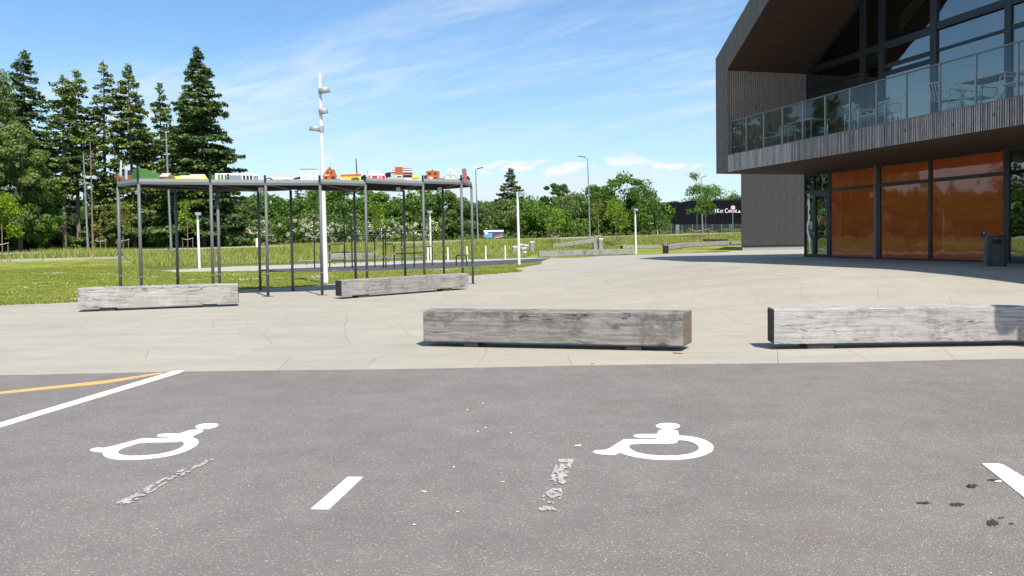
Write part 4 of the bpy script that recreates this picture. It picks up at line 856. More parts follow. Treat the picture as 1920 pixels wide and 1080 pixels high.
house(580, zz(Z3, [(128, 280), (462, 280), (467, 535), (140, 535)]), WH, [('roof', zz(Z3, [(112, 268), (475, 272), (475, 282), (125, 284)]), (.10, .09, .10))] + [('window', zr(Z3, x, y, x + 56, y + 38), TQ) for x, y in ((200, 312), (362, 312), (200, 422), (362, 422))] + [('window', zr(Z3, x, 513, x + 58, 530), (.2, .2, .22)) for x in (202, 365)], 'square white cut-out house with turquoise windows')
plate('cutout_hedge', zz(Z3, [(463, 505), (505, 502), (505, 540), (463, 540)]), DK, ref=590)
house(620, zz(Z3, [(690, 225), (740, 285), (765, 280), (775, 270), (790, 330), (825, 385), (825, 510), (565, 515), (562, 385)]), OR, [('window', zr(Z3, 640, 325, 664, 362), BR), ('window', zr(Z3, 715, 322, 738, 360), BR), ('window', zr(Z3, 600, 418, 642, 456), BR), ('window', zr(Z3, 720, 410, 788, 456), BR), ('awning', zz(Z3, [(590, 375), (675, 378), (682, 398), (580, 400)]), (.7, .45, .36)), ('plinth', zz(Z3, [(562, 512), (680, 505), (828, 500), (828, 515), (562, 525)]), BR)], 'brick orange cut-out house with a steep gable')
plate('cutout_hedge', zz(Z3, [(770, 285), (785, 285), (800, 350), (770, 320)]), DK, ref=620, lift=-.02); plate('cutout_hedge', zz(Z3, [(830, 480), (860, 455), (895, 482), (895, 495), (830, 495)]), DK, ref=635)
house(655, zz(Z3, [(900, 375), (1280, 362), (1280, 488), (903, 500)]), YE, [('roof', zz(Z3, [(898, 378), (1282, 364), (1284, 405), (898, 416)]), (.62, .09, .03)), ('hedge', zr(Z3, 1098, 438, 1252, 490), GN), ('window', zr(Z3, 935, 432, 948, 446), DK), ('window', zr(Z3, 1045, 430, 1058, 443), DK), ('door', zr(Z3, 985, 436, 1010, 492), (.70, .50, .08))] + [('window', zr(Z3, 1145 + 20 * k, 424, 1158 + 20 * k, 436), DK) for k in range(4)], 'yellow cut-out barn with a red roof')
plate('cutout_chimney', zz(Z3, [(1186, 75), (1196, 75), (1218, 375), (1200, 375)]), DK, ref=670, lift=-.01, label='tall thin black cut-out chimney')
plate('cutout_backdrop', zz(Z3, [(1285, 420), (1350, 378), (1395, 435), (1395, 485), (1285, 480)]), DK, back=True, ref=680)
house(710, zz(Z3, [(1415, 300), (1655, 300), (1745, 400), (1755, 502), (1408, 502)]), RD, [('roof', zz(Z3, [(1420, 300), (1650, 300), (1742, 402), (1405, 400)]), LG), ('window', zr(Z3, 1452, 408, 1492, 450), (.55, .72, .82)), ('window', zr(Z3, 1585, 408, 1626, 450), (.55, .72, .82)), ('shutter', zr(Z3, 1432, 406, 1450, 452), BR), ('shutter', zr(Z3, 1568, 406, 1584, 452), BR), ('corner_board', zr(Z3, 1412, 402, 1424, 490), WH), ('corner_board', zr(Z3, 1660, 404, 1682, 496), WH), ('corner_board', zr(Z3, 1738, 404, 1750, 494), WH), ('door', zr(Z3, 1692, 412, 1728, 494), (.45, .02, .03)), ('plinth', zr(Z3, 1408, 486, 1756, 502), BR)], 'bright red cut-out house with white corner boards')
house(755, zz(Z4, [(145, 540), (145, 460), (190, 425), (320, 430), (320, 400), (300, 385), (232, 378), (235, 355), (305, 350), (240, 330), (230, 305), (300, 300), (255, 258), (310, 248), (310, 232), (455, 232), (455, 248), (635, 262), (655, 310), (650, 330), (640, 345), (655, 375), (640, 430), (830, 500), (830, 545)]), GR,
 [('wall', zr(Z4, 310, 232, 456, 380), OR), ('wall', zz(Z4, [(456, 248), (635, 262), (635, 270), (456, 268)]), OR), ('balcony', zz(Z4, [(456, 270), (640, 272), (640, 292), (456, 290)]), WH), ('window', zr(Z4, 465, 292, 630, 308), BR), ('balcony', zr(Z4, 456, 310, 655, 334), WH), ('window', zr(Z4, 465, 336, 635, 356), BR), ('balcony', zr(Z4, 456, 358, 655, 374), OR), ('balcony', zr(Z4, 258, 268, 308, 284), WH), ('balcony', zr(Z4, 232, 304, 308, 328), WH), ('balcony', zr(Z4, 232, 352, 308, 378), (.75, .4, .3)), ('window', zr(Z4, 262, 286, 306, 300), BR), ('window', zr(Z4, 240, 330, 306, 350), BR), ('wall', zr(Z4, 318, 384, 448, 432), WH), ('window', zr(Z4, 346, 402, 432, 424), DK), ('window', zr(Z4, 460, 386, 630, 430), DK), ('ramp', zz(Z4, [(430, 405), (605, 402), (670, 538), (540, 530), (500, 470)]), LG)], 'orange cut-out office block with white balconies on a grey slope')
plate('cutout_backdrop', zz(Z4, [(125, 350), (232, 328), (232, 425), (190, 428), (145, 450)]), DK, back=True, ref=735)
house(785, zz(Z4, [(638, 378), (765, 378), (770, 440), (790, 455), (638, 450)]), YE, [('base_board', zr(Z4, 640, 440, 780, 452), (.7, .2, .05))], 'small yellow cut-out annexe beside the office block')
house(812, zz(Z4, [(885, 320), (950, 308), (1010, 295), (1012, 280), (1030, 280), (1032, 298), (1155, 318), (1152, 515), (910, 515), (905, 325)]), OR, [('roof', zz(Z4, [(885, 320), (950, 306), (1020, 296), (1155, 316), (1155, 326), (885, 328)]), (.35, .12, .08)), ('window', zr(Z4, 938, 342, 992, 380), BR), ('window', zr(Z4, 1050, 342, 1098, 380), BR), ('window', zr(Z4, 1050, 428, 1098, 468), BR), ('door', zr(Z4, 950, 420, 1020, 502), WH), ('window', zr(Z4, 960, 434, 978, 458), DK), ('window', zr(Z4, 990, 434, 1008, 458), DK), ('plinth', zr(Z4, 908, 498, 1152, 516), (.7, .55, .42))], 'square orange cut-out house with a white door')
plate('cutout_backdrop', zr(Z4, 865, 392, 905, 470), DK, ref=797, lift=-.02); plate('cutout_hedge', zr(Z4, 1155, 448, 1240, 508), (.06, .11, .15), ref=832)
house(845, zz(Z4, [(1352, 232), (1490, 392), (1480, 415), (1482, 522), (1245, 522), (1250, 410), (1236, 400)]), GR, [('gable', zz(Z4, [(1352, 232), (1490, 392), (1475, 408), (1395, 315), (1310, 315), (1250, 408), (1236, 400)]), WH), ('plinth', zr(Z4, 1245, 485, 1483, 525), CY), ('window', zr(Z4, 1298, 330, 1332, 378), WH), ('window', zr(Z4, 1372, 330, 1406, 378), WH), ('window', zr(Z4, 1272, 415, 1328, 465), WH), ('window', zr(Z4, 1386, 415, 1444, 465), WH), ('pane', zr(Z4, 1284, 424, 1316, 452), GR), ('pane', zr(Z4, 1398, 424, 1430, 452), GR), ('pane', zr(Z4, 1306, 342, 1324, 368), GR), ('pane', zr(Z4, 1380, 342, 1398, 368), GR)], 'pale grey cut-out house with a white steep gable and turquoise base')
plate('cutout_backdrop', zz(Z4, [(1490, 482), (1530, 450), (1600, 428), (1680, 400), (1725, 455), (1725, 500), (1490, 490)]), DK, back=True, ref=880)
tw = plate('cutout_tower', zz(Z4, [(1580, 262), (1615, 265), (1632, 245), (1645, 270), (1662, 275), (1678, 470), (1722, 470), (1725, 535), (1605, 520)]), (.30, .12, .12), ref=866, label='tall red grey cut-out tower at the right end')
# bolts and fittings under deck
for x in (487, 746, 824): p = off2(at_z(x, 353, ZB(x))); MB().box((p.x, p.y + .1, p.z - .02), (.12, .1, .14)).build('cap_block', M['white'], sc)
# ------------------------------------------------------------------ timber building
C0 = at_z(1343, 326, 4.1); th_ = math.atan(396 / 1480)
FD = Vector((math.sin(th_), -math.cos(th_), 0)); NO = Vector((-math.cos(th_), -math.sin(th_), 0))
def BP_(t_, r, z): return Vector((t_, r, z))           # local: x along facade toward camera, y inward, z up
# local frame: x=FD, y=-NO (inward), z
bl = thing('timber_building', 'grey timber clad gabled building on the right with a glass fronted balcony', 'building', (C0.x, C0.y, 0))
ANG = math.atan2(FD.y, FD.x); bl.rotation_euler.z = ANG
# rotation maps local x->FD, local y-> (-FD.y, FD.x) = which side?
yl = Vector((-FD.y, FD.x, 0)); SGN = 1 if yl.dot(-NO) > 0 else -1       # local y inward sign
def L_(t_, r, z): return (t_, SGN * r, z)
TW = 26.0; ZS = 4.1; ZF = 4.78; GZ = .50
outer = lambda t_: 8.915 + .6526 * (t_ if t_ < TW / 2 else TW - t_); inner = lambda t_: 8.246 + .655 * ((t_ if t_ < TW / 2 else TW - t_) - .8845)
def lbox(b, t0, t1, r0, r1, z0, z1):
    b.add([L_(t_, r, z) for t_ in (t0, t1) for r in (r0, r1) for z in (z0, z1)], [(0, 1, 3, 2), (4, 6, 7, 5), (0, 4, 5, 1), (2, 3, 7, 6), (0, 2, 6, 4), (1, 5, 7, 3)]); return b
def lprism(b, pts, r0, r1):      # pts (t,z)
    return b.prism([L_(t_, r0, z) for t_, z in pts], Vector(L_(0, r1 - r0, 0)))
# backing body
b = MB(); lprism(b, [(.03, ZS + .02), (TW - .03, ZS + .02), (TW - .03, ZF - .06), (.86, ZF - .06), (.86, inner(.86) + .02), (TW / 2, inner(TW / 2) + .02), (TW - .86, inner(TW - .86) + .02), (TW - .86, ZF - .06), (TW - .03, ZF - .06), (TW - .03, outer(TW - .03) - .03), (TW / 2, outer(TW / 2) - .03), (.03, outer(.03) - .03)], .03, .06)
# simpler solid shells
b = MB()
lbox(b, .03, .86, .03, 18, ZS + .03, 8.3)                       # left side wall thickness
lbox(b, .86, TW, .03, .25, ZS + .03, ZF - .03)
lbox(b, .03, TW, .05, 18, ZS + .03, ZS + .35)                    # floor slab
b.build('shell', M['dark'], bl)
b = MB()
b.add([L_(*p) for p in ((.02, .03, outer(0) - .05), (TW / 2, .03, outer(TW / 2) - .05), (TW / 2, 18, outer(TW / 2) - .05), (.02, 18, outer(0) - .05), (.86, .03, inner(.86) + .05), (TW / 2, .03, inner(TW / 2) + .05), (TW / 2, 18, inner(TW / 2) + .05), (.86, 18, inner(.86) + .05))], [(0, 1, 2, 3), (4, 7, 6, 5), (0, 4, 5, 1), (3, 2, 6, 7), (0, 3, 7, 4)])
b.add([L_(*p) for p in ((TW - .02, .03, outer(0) - .05), (TW / 2, .03, outer(TW / 2) - .05), (TW / 2, 18, outer(TW / 2) - .05), (TW - .02, 18, outer(0) - .05), (TW - .86, .03, inner(.86) + .05), (TW / 2, .03, inner(TW / 2) + .05), (TW / 2, 18, inner(TW / 2) + .05), (TW - .86, 18, inner(.86) + .05))], [(0, 3, 2, 1), (4, 5, 6, 7), (0, 1, 5, 4), (3, 7, 6, 2), (0, 4, 7, 3)])
b.build('roof', M['dark'], bl)
rnd = random.Random(4)
# front cladding boards on the gable frame (one object each while wide enough)
x = 0.0; k = 0
while x < TW - .02:
    w_ = .118; x1 = min(x + w_, TW); o_ = rnd.uniform(-.004, .004)
    xa, xb = x + .003, x1 - .003; lo = (ZS, ZS) if xb < .885 else (inner(xa), inner(xb)) if xa > .885 else (ZS, ZS)
    if xa > TW - .885: lo = (ZS, ZS)
    pts = [(xa, lo[0]), (xb, lo[1]), (xb, outer(xb)), (xa, outer(xa))]; q = MB(); lprism(q, pts, o_, .028)
    if x < 9.5: q.build('cladding_board', M['boardL'], bl)
    x += w_; k += 1
# fascia slats: alternating proud and recessed
q = MB(); x = .90
while x < TW - .9:
    if x < 5.2: lbox(q, x, x + .052, rnd.uniform(-.004, .004), .028, ZS, ZF)
    else: lbox(q, x, x + .036, rnd.uniform(-.006, .004), .0135, ZS, ZF)
    x += .072 if x > 5.2 else .058
tag(q.build('slat_cladding', M['slatL'], bl), kind='stuff'); lbox(MB(), 5.2, TW - .9, .0140, .0295, ZS + .002, ZF - .002).build('slat_backing', M['blackwall'], bl)
lbox(MB(), .9, TW - .9, -.01, .26, ZF, ZF + .03).build('sill', M['galvd'], bl)
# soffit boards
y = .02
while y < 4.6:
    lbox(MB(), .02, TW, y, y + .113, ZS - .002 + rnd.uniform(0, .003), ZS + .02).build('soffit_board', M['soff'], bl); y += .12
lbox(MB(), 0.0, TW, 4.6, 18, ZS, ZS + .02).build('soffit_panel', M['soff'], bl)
# balcony end wall slats (perpendicular)
y = .06
while y < 3.78:
    lbox(MB(), .86, .885 + rnd.uniform(0, .006), y, y + .052, ZF - .3, inner(.885) - .002).build('wall_slat', M['slatB'], bl); y += .086
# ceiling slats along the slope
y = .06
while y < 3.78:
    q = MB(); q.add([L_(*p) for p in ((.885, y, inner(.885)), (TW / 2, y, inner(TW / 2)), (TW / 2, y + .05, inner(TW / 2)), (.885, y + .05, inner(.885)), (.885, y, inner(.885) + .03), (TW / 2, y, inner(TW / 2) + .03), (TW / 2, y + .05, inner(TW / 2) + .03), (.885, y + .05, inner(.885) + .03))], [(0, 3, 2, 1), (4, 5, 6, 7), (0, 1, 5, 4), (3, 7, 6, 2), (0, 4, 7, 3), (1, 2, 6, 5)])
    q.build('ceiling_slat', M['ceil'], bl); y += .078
# left outer side cladding
lbox(MB(), -.0, .03, .03, 18, ZS, outer(0) - .02).build('side_cladding', M['boardL'], bl)
# upper glazing at recess 3.8
RU = 3.8
def bar(name, t0, t1, z0, z1, r0, r1, m='frame'): return lbox(MB(), t0, t1, r0, r1, z0, z1).build(name, M[m], bl)
for (t0, t1) in ((.90, 1.02), (4.16, 4.40), (5.17, 5.41), (7.64, 7.92), (10.57, 10.8), (13.4, 13.65), (16.3, 16.55), (19.2, 19.4)):
    bar('mullion', t0, t1, ZF - .3, inner(t0) - .01, RU - .06, RU + .12)
for z0, z1, a, b_ in ((8.22, 8.47, 1.02, 4.16), (8.22, 8.47, 4.40, 5.17), (8.22, 8.47, 5.41, 7.64), (8.30, 8.55, 7.92, 10.57), (8.30, 8.55, 10.8, 13.4), (8.3, 8.55, 13.65, 16.3), (7.56, 7.64, 1.02, 4.16), (7.52, 7.66, 5.41, 7.64), (7.56, 7.64, 7.92, 10.57), (7.56, 7.7, 10.8, 13.4), (4.5, 4.95, 1.02, 4.16), (4.5, 4.95, 5.41, 7.64), (4.5, 4.95, 7.92, 10.57), (4.5, 4.95, 10.8, 13.4), (9.5, 9.62, 10.8, 13.4), (7.25, 7.40, 5.41, 7.64)):
    bar('transom', a, b_, z0, z1, RU - .045, RU + .1)
q = MB(); q.add([L_(*p) for p in ((.9, RU - .05, inner(.9) - .0), (TW / 2, RU - .05, inner(TW / 2)), (TW / 2, RU - .05, inner(TW / 2) - .14), (.9, RU - .05, inner(.9) - .14), (.9, RU + .1, inner(.9) - .0), (TW / 2, RU + .1, inner(TW / 2)), (TW / 2, RU + .1, inner(TW / 2) - .14), (.9, RU + .1, inner(.9) - .14))], [(0, 1, 2, 3), (7, 6, 5, 4), (3, 2, 6, 7)]); q.build('head_frame', M['frame'], bl)
ms = [(1.02, 4.16), (4.40, 5.17), (5.41, 7.64), (7.92, 10.57), (10.8, 13.4), (13.65, 16.3)]
for a, b_ in ms:
    for z0, z1 in ((4.95, 7.55), (7.66, 8.25), (8.52, None)):
        lift = rnd.uniform(-.004, .004)
        if z1: lprism(MB(), [(a, z0), (b_, z0), (b_, z1), (a, z1)], RU + lift, RU + .02 + lift).build('pane', M['glass'], bl)
        elif inner(b_) > 8.7:
            aa = max(a, .885 + (8.52 + .12 - 8.246) / .655); lprism(MB(), [(aa, z0), (b_, z0), (b_, inner(b_) - .1), (aa, inner(aa) - .1)], RU + lift, RU + .02 + lift).build('pane', M['glass'], bl)
# interior
lbox(MB(), .9, TW - .9, RU + .2, 12, ZF - .3, ZF - .25).build('interior_floor', M['intfloor'], bl); lbox(MB(), .9, TW - .9, 12, 12.2, ZF - .3, 16).build('interior_wall', M['intwall'], bl)
q = MB(); lprism(q, [(1.4, 8.5), (2.0, 8.5), (6.6, 11.6), (6.0, 11.6)], RU + 2.2, RU + 2.4); q.build('interior_brace', M['intwhite'], bl)
lbox(MB(), 4.5, 5.0, RU + .6, RU + 1.0, ZF, 11).build('interior_column', M['dark'], bl)
# guard rail
ps = [.98, 2.15, 3.36, 4.56, 5.77, 6.99, 8.22, 9.43, 10.66, 11.9, 13.1, 14.35, 15.6, 16.8]
for t_ in ps: lbox(MB(), t_ - .022, t_ + .022, .10, .16, ZF + .03, 6.12).build('guard_post', M['galv'], bl)
lbox(MB(), .89, 18, .09, .15, 6.122, 6.16).build('hand_rail', M['galvd'], bl)
for a, b_ in zip(ps[:-1], ps[1:]): lprism(MB(), [(a + .045, ZF + .06), (b_ - .045, ZF + .06), (b_ - .045, 6.10), (a + .045, 6.10)], .115, .125).build('guard_pane', M['guard'], bl)
# ground floor facade, recess RG
RG = 4.19; G0 = at_z(1509, 327, 4.1); TG = (G0 - C0).dot(FD); RG = (C0 - G0).dot(NO)
def gbar(name, t0, t1, z0, z1, dr=-.05, m='frame', w_=.12): return lbox(MB(), TG + t0, TG + t1, RG + dr, RG + dr + w_, z0, z1).build(name, M[m], bl)
gbar('mullion', 0, .07, GZ - .3, ZS - .003); gbar('mullion', .58, .66, GZ - .3, ZS - .003); gbar('mullion', 1.66, 1.76, GZ - .3, ZS - .003)
gbar('mullion', 4.50, 4.66, GZ - .3, ZS - .003); gbar('mullion', 7.02, 7.16, GZ - .3, ZS - .003); gbar('mullion', 10.05, 10.25, GZ - .3, ZS - .003); gbar('mullion', 13., 13.14, GZ - .3, ZS - .003)
segs = [(.07, .58), (.66, 1.66), (1.76, 4.50), (4.66, 7.02), (7.16, 10.05), (10.25, 13.)]
for i, (a, b_) in enumerate(segs):
    gbar('head_frame', a, b_, ZS - .10, ZS - .003, -.045); 
    if i != 1: gbar('sill_frame', a, b_, GZ - .3, GZ + .10, -.045)
    if i < 5: gbar('transom', a, b_, 3.25, 3.37, -.045)
    m_ = 'orange' if 2 <= i <= 4 else 'glass'; nm = 'orange_panel' if m_ == 'orange' else 'pane'
    if i != 1: gbar(nm, a, b_, GZ + .1, 3.25, -.005, m_, .02)
    gbar(nm, a, b_, 3.37, ZS - .1, -.005, m_, .02)
# door
dr = gbar('door', .66, .78, GZ - .3, 3.25, -.055, 'frameg'); dv = []
for a, b_, z0, z1 in ((1.54, 1.66, GZ - .3, 3.25), (.78, 1.54, 3.10, 3.25), (.78, 1.54, GZ - .3, GZ + .16)):
    o = gbar('door_frame', a, b_, z0, z1, -.055, 'frameg'); o.parent = dr
o = gbar('door_glass', .78, 1.54, GZ + .16, 3.10, -.0, 'glass', .02); o.parent = dr
o = lbox(MB(), TG + .70, TG + .74, RG - .11, RG - .055, 1.45, 1.60).build('door_handle', M['galv'], dr); o = lbox(MB(), TG + .70, TG + .86, RG - .12, RG - .10, 1.53, 1.56).build('door_handle', M['galv'], dr)
for a, b_, z0, z1, c in ((.92, .98, 2.0, 2.14, (.7, .7, .7)), (.98, 1.12, 2.12, 2.3, (.7, .25, .05)), (1.14, 1.32, 2.10, 2.24, (.35, .10, .08)), (1.0, 1.2, 2.38, 2.55, (.1, .3, .16)), (.86, .90, 2.1, 2.3, (.6, .6, .6))):
    o = lbox(MB(), TG + a, TG + b_, RG - .004, RG - .001, z0, z1).build('sticker', pm(c), dr)
lbox(MB(), TG + .34, TG + .54, RG - .009, RG - .006, 1.72, 2.05).build('notice', pm((.35, .55, .55)), bl)
# interior behind ground glass
lbox(MB(), TG - .2, TG + 16, RG + 3, RG + 3.1, GZ - .3, ZS).build('interior_wall', M['intwall'], bl); lbox(MB(), TG - .2, TG + 16, RG + .2, RG + 3, GZ - .3, GZ + .02).build('interior_floor', M['intfloor'], bl)
lbox(MB(), TG + 1.8, TG + 10, RG + .1, RG + .14, GZ, ZS).build('panel_backing', M['dark'], bl)
lbox(MB(), TG - .02, TG + .0, RG + .05, RG + 5, GZ - .3, ZS).build('corner_pane', M['glass'], bl)
# column
pc = at_z(1642, 487, GZ); lc = pc - C0; ct, cr = lc.dot(FD), -lc.dot(NO); cc = L_(ct, cr, 0)
MB().tube((cc[0], cc[1], GZ - .2), (cc[0], cc[1], ZS), .075, n=14).build('column', M['galvd'], bl)
# far wing of the building
wg = thing('timber_wing', 'low windowless wing clad in dark vertical boards behind the balcony building', 'building', (0, 0, 0)); a = at_h(1390, 469.5); wg.location = a
px_ = -NO; bx = Vector((-.0, 0, 0)); q = MB(); d = px_; L = 12.; zt = 7.4; ang = math.atan2(d.y, d.x)
wd = MB(); foot = [Vector((0, 0, .35)), d * L + Vector((0, 0, .35)), d * L + Vector((4, 10, .35)), Vector((4.6, 10, .35))]
wd.prism(foot, (0, 0, zt)).build('wall', M['dark'], wg)
MB().prism([p + Vector((.15, .12, -.65)) for p in foot], (0, 0, .63)).build('plinth', M['deckg'], wg)
x = .0; nrm = Vector((d.y, -d.x, 0))
while x < 8.2:
    w_ = rnd.choice((.13, .15, .12)); c = d * (x + w_ / 2) + nrm * (.02 + rnd.uniform(0, .012)); MB().box(c + Vector((0, 0, .45 + zt / 2)), (w_ - .012, .04, zt), ang).build('cladding_board', M['board'], wg); x += w_
# balcony furniture
def chair(w_=.55):
    t = thing('balcony_chair', '', 'chair', (0, 0, 0), 0, 'pale wire chairs on the balcony'); r = .013
    for s in (-1, 1): MB().path([(s * w_ / 2, -.30, 0), (s * w_ / 2, -.30, .62), (s * w_ / 2, -.25, .66), (s * w_ / 2, .25, .66), (s * w_ / 2, .30, .62), (s * w_ / 2, .30, 0)], .016).build('leg_frame', M['chair'], t)
    q = MB(); n = max(6, int(w_ / .075))
    for i in range(n):
        x = -w_ / 2 + .03 + (w_ - .06) * i / (n - 1); q.path([(x, .28, .42), (x, -.15, .38), (x, -.24, .42), (x, -.32, .65), (x, -.42, .88)], .011, 5)
    q.build('slatted_seat', M['chair'], t); MB().tube((-w_ / 2, -.42, .88), (w_ / 2, -.42, .88), .014).tube((-w_ / 2, .29, .42), (w_ / 2, .29, .42), .014).tube((-w_ / 2, -.2, .4), (w_ / 2, -.2, .4), .014).build('cross_bar', M['chair'], t); return t
def table():
    t = thing('balcony_table', '', 'table', (0, 0, 0), 0, 'pale tables on the balcony'); MB().box((0, 0, .78), (1.5, .8, .03)).build('tabletop', M['ctab'], t)
    for sx in (-1, 1):
        for sy in (-1, 1): MB().tube((sx * .68, sy * .34, 0), (sx * .68, sy * .34, .77), .016).build('leg', M['chair'], t)
    return t
c1, c2, tb = chair(), chair(1.2), table()
def place(o, t_, r, rz, lb, first):
    c = o if first else copy_tree(o); p = C0 + FD * t_ - NO * r; c.location = (p.x, p.y, ZF - .02 + .06); c.rotation_euler.z = ANG + rz; c['label'] = lb
PI = math.pi
place(c2, 3.4, .75, PI, 'wide wire bench at the far left end of the balcony', True); place(c2, 8.9, .65, PI, 'wide wire bench in the middle of the balcony seen from behind', False)
place(c1, 7.6, .9, .4, 'wire chair left of the two balcony benches, by the middle table', True); place(c1, 8.1, .7, -.2, 'wire armchair right against the fourth balcony pane', False)
place(c1, 11.5, .7, .3, 'pale framed wire chair in front of the long table', False); place(c1, 12.0, 1.4, PI, 'wire chair behind the pale framed one', False); place(c1, 13.9, .65, PI, 'wire chair with a tall slatted back near the right edge', False); place(c1, 15.1, .6, PI, 'last wire chair at the right edge of the picture', False)
place(tb, 4.8, 1.0, 0, 'small pale table beside the left wire bench', True); place(tb, 12.8, 1.0, 0, 'long pale table between the right balcony chairs', False); place(tb, 15., 1.4, 0, 'pale table at the right edge of the balcony', False)
# bins
bp = at_z(1868, 501, GZ); bn = thing('litter_bin', 'dark grey rounded litter bin before the orange panels', 'bin', bp, -.1)
b = bmesh.new(); prof = []; 
def rrect(w_, d_, r, n=5):
    o_ = []
    for cx, cy, a0 in ((w_ / 2 - r, d_ / 2 - r, 0), (-w_ / 2 + r, d_ / 2 - r, 90), (-w_ / 2 + r, -d_ / 2 + r, 180), (w_ / 2 - r, -d_ / 2 + r, 270)):
        for k in range(n + 1): a = rad(a0 + 90 * k / n); o_.append((cx + r * math.cos(a), cy + r * math.sin(a)))
    return o_
hb = 59 * bp.y / 1480; wb = 30 * bp.y / 1480
def shell(zs, name, m, par, w_=wb, d_=wb * .95):
    q = MB(); rs = []
    for z, s in zs: rs.append([(x * s, y * s, z) for x, y in rrect(w_, d_, .16)])
    n = len(rs[0]); vs = [p for r_ in rs for p in r_]; fs = [(k * n + i, k * n + (i + 1) % n, (k + 1) * n + (i + 1) % n, (k + 1) * n + i) for k in range(len(rs) - 1) for i in range(n)] + [tuple(range(n)), tuple(range((len(rs) - 1) * n, len(rs) * n))]
    return q.add(vs, fs).build(name, m, par)
shell([(.0, .9), (.03, .92), (.04, 1), (hb * .70, 1.)], 'body', M['bin'], bn); shell([(hb * .705, .97), (hb * .72, .97)], 'seam', M['black'], bn); shell([(hb * .722, 1.), (hb * .95, 1.), (hb, .93)], 'lid', M['bin'], bn)
MB().box((-wb * .18, -wb * .475, hb * .82), (wb * .55, .012, hb * .13)).build('opening', M['dark'], bn); MB().box((-.12, -wb * .47, .02), (.04, .03, .03)).build('lock', M['galv'], bn); MB().box((-.12, -wb * .48, hb * .93), (.03, .02, .02)).build('latch', M['galv'], bn)
pp = at_z(1848, 497, GZ); po = thing('sensor_post', 'short galvanised post with a black box beside the dark grey bin', 'post', pp); hp = 60 * pp.y / 1480
MB().box((0, 0, hp / 2), (.09, .07, hp)).build('post', M['galvd'], po); MB().box((-.09, -.01, hp - .02), (.11, .09, .13)).build('box', M['black'], po); MB().lathe((-.09, -.056, hp - .0), [(.025, 0), (.025, .01)], 10, (0, -1, 0)).build('lens', M['white'], po)
fb = at_h(1248, 475.5); f2 = thing('litter_bin', 'small black litter bin with a hooped top at the far edge of the plaza', 'bin', fb); k = fb.y / 1480
MB().box((0, 0, 7.5 * k), (10 * k, 8 * k, 15 * k)).build('body', M['black'], f2, bevel=.03); MB().path([(-4 * k, 0, 15 * k), (-4 * k, 0, 19 * k), (4 * k, 0, 19 * k), (4 * k, 0, 15 * k)], .035).build('hoop', M['black'], f2)
# ------------------------------------------------------------------ workout frames
Zp = lambda x, y: (560 + x / 5.647, 390 + y / 5.647)
def frame(label, ref_px, ref_py, postsz, bars, name='workout_frame', mt='black', r=.035, cat='climbing frame', clamps=()):
    b0 = at_h(ref_px, ref_py); t = thing(name, label, cat, (b0.x, b0.y, b0.z))
    for (x, y0, y1) in postsz:
        px, py = Zp(x, y1); g = at_h(px, py); top = at_y(px, Zp(x, y0)[1], g.y); MB().tube((g.x - b0.x, g.y - b0.y, g.z - b0.z - .03), (g.x - b0.x, g.y - b0.y, top.z - b0.z), r, n=8).build('post', M[mt], t)
    for (xa, ya, xb, yb, ga, gb) in bars:
        A_ = at_h(*Zp(xa, ga)); B_ = at_h(*Zp(xb, gb)); a = at_y(*Zp(xa, ya), A_.y); c = at_y(*Zp(xb, yb), B_.y); MB().tube(a - b0, c - b0, r * .9, n=8).build('bar', M[mt], t)
        for e in (a, c): MB().box(e - b0, (.11, .10, .10)).build('clamp', M['galv'], t)
    return t
frame('tall black pull-up frame with ladder rungs behind the white lamp mast', 680, 505, [(170, 82, 645), (330, 310, 640), (490, 75, 636), (568, 70, 645), (808, 300, 630)],
      [(160, 82, 478, 78, 645, 636), (478, 78, 562, 72, 636, 645), (165, 300, 885, 285, 645, 636), (330, 385, 488, 380, 640, 636), (332, 470, 806, 460, 640, 630), (332, 555, 490, 550, 640, 636)])
frame('lower black pull-up frame with several bar heights behind the long log bench', 775, 502, [(898, 252, 635), (925, 245, 638), (1013, 380, 642), (1095, 248, 613), (1225, 246, 628), (1415, 240, 605)],
      [(800, 252, 920, 248, 630, 638), (920, 246, 1085, 243, 638, 613), (1085, 243, 1220, 245, 613, 628), (1085, 243, 1415, 242, 613, 605), (895, 382, 1010, 380, 635, 642), (1015, 485, 1325, 474, 642, 630), (1095, 415, 1412, 405, 613, 605), (898, 515, 925, 515, 635, 638)])
frame('small black hurdle bar near the lawn tip', 865, 498, [(1670, 502, 608), (1780, 500, 612)], [(1670, 502, 1780, 500, 608, 612)])
M['rust'] = simple('rust', (.18, .06, .035), .8)
b0 = at_h(680, 499); t = thing('balance_beam', 'long low balance beam on reddish posts behind the climbing frames', 'beam', b0)
for x, y1 in ((83, 620), (383, 610), (660, 598), (952, 588), (1240, 580)):
    g = at_h(*Zp(x, y1 - 12)); tp = at_y(*Zp(x, 562 - (x - 80) * .032), g.y); MB().tube(g - b0, tp - b0, .035, n=6).build('leg', M['rust'], t)
q1 = at_y(*Zp(-18, 566), at_h(*Zp(83, 608)).y); q2 = at_y(*Zp(1325, 518), at_h(*Zp(1240, 568)).y); MB().tube(q1 - b0, q2 - b0, .05, n=6).build('beam', M['galvd'], t)
def bollard(px, top, base_, r, label, name='bollard', m='white', group='slim white bollards by the path'):
    g = at_h(px, base_); z = Hpx(px, top, g.y) - g.z; t = MB().lathe((0, 0, 0), [(r, -.05), (r, z - .02), (r * .8, z)], 12).build(name, M[m]); t.location = g; tag(t, label, 'bollard', group)
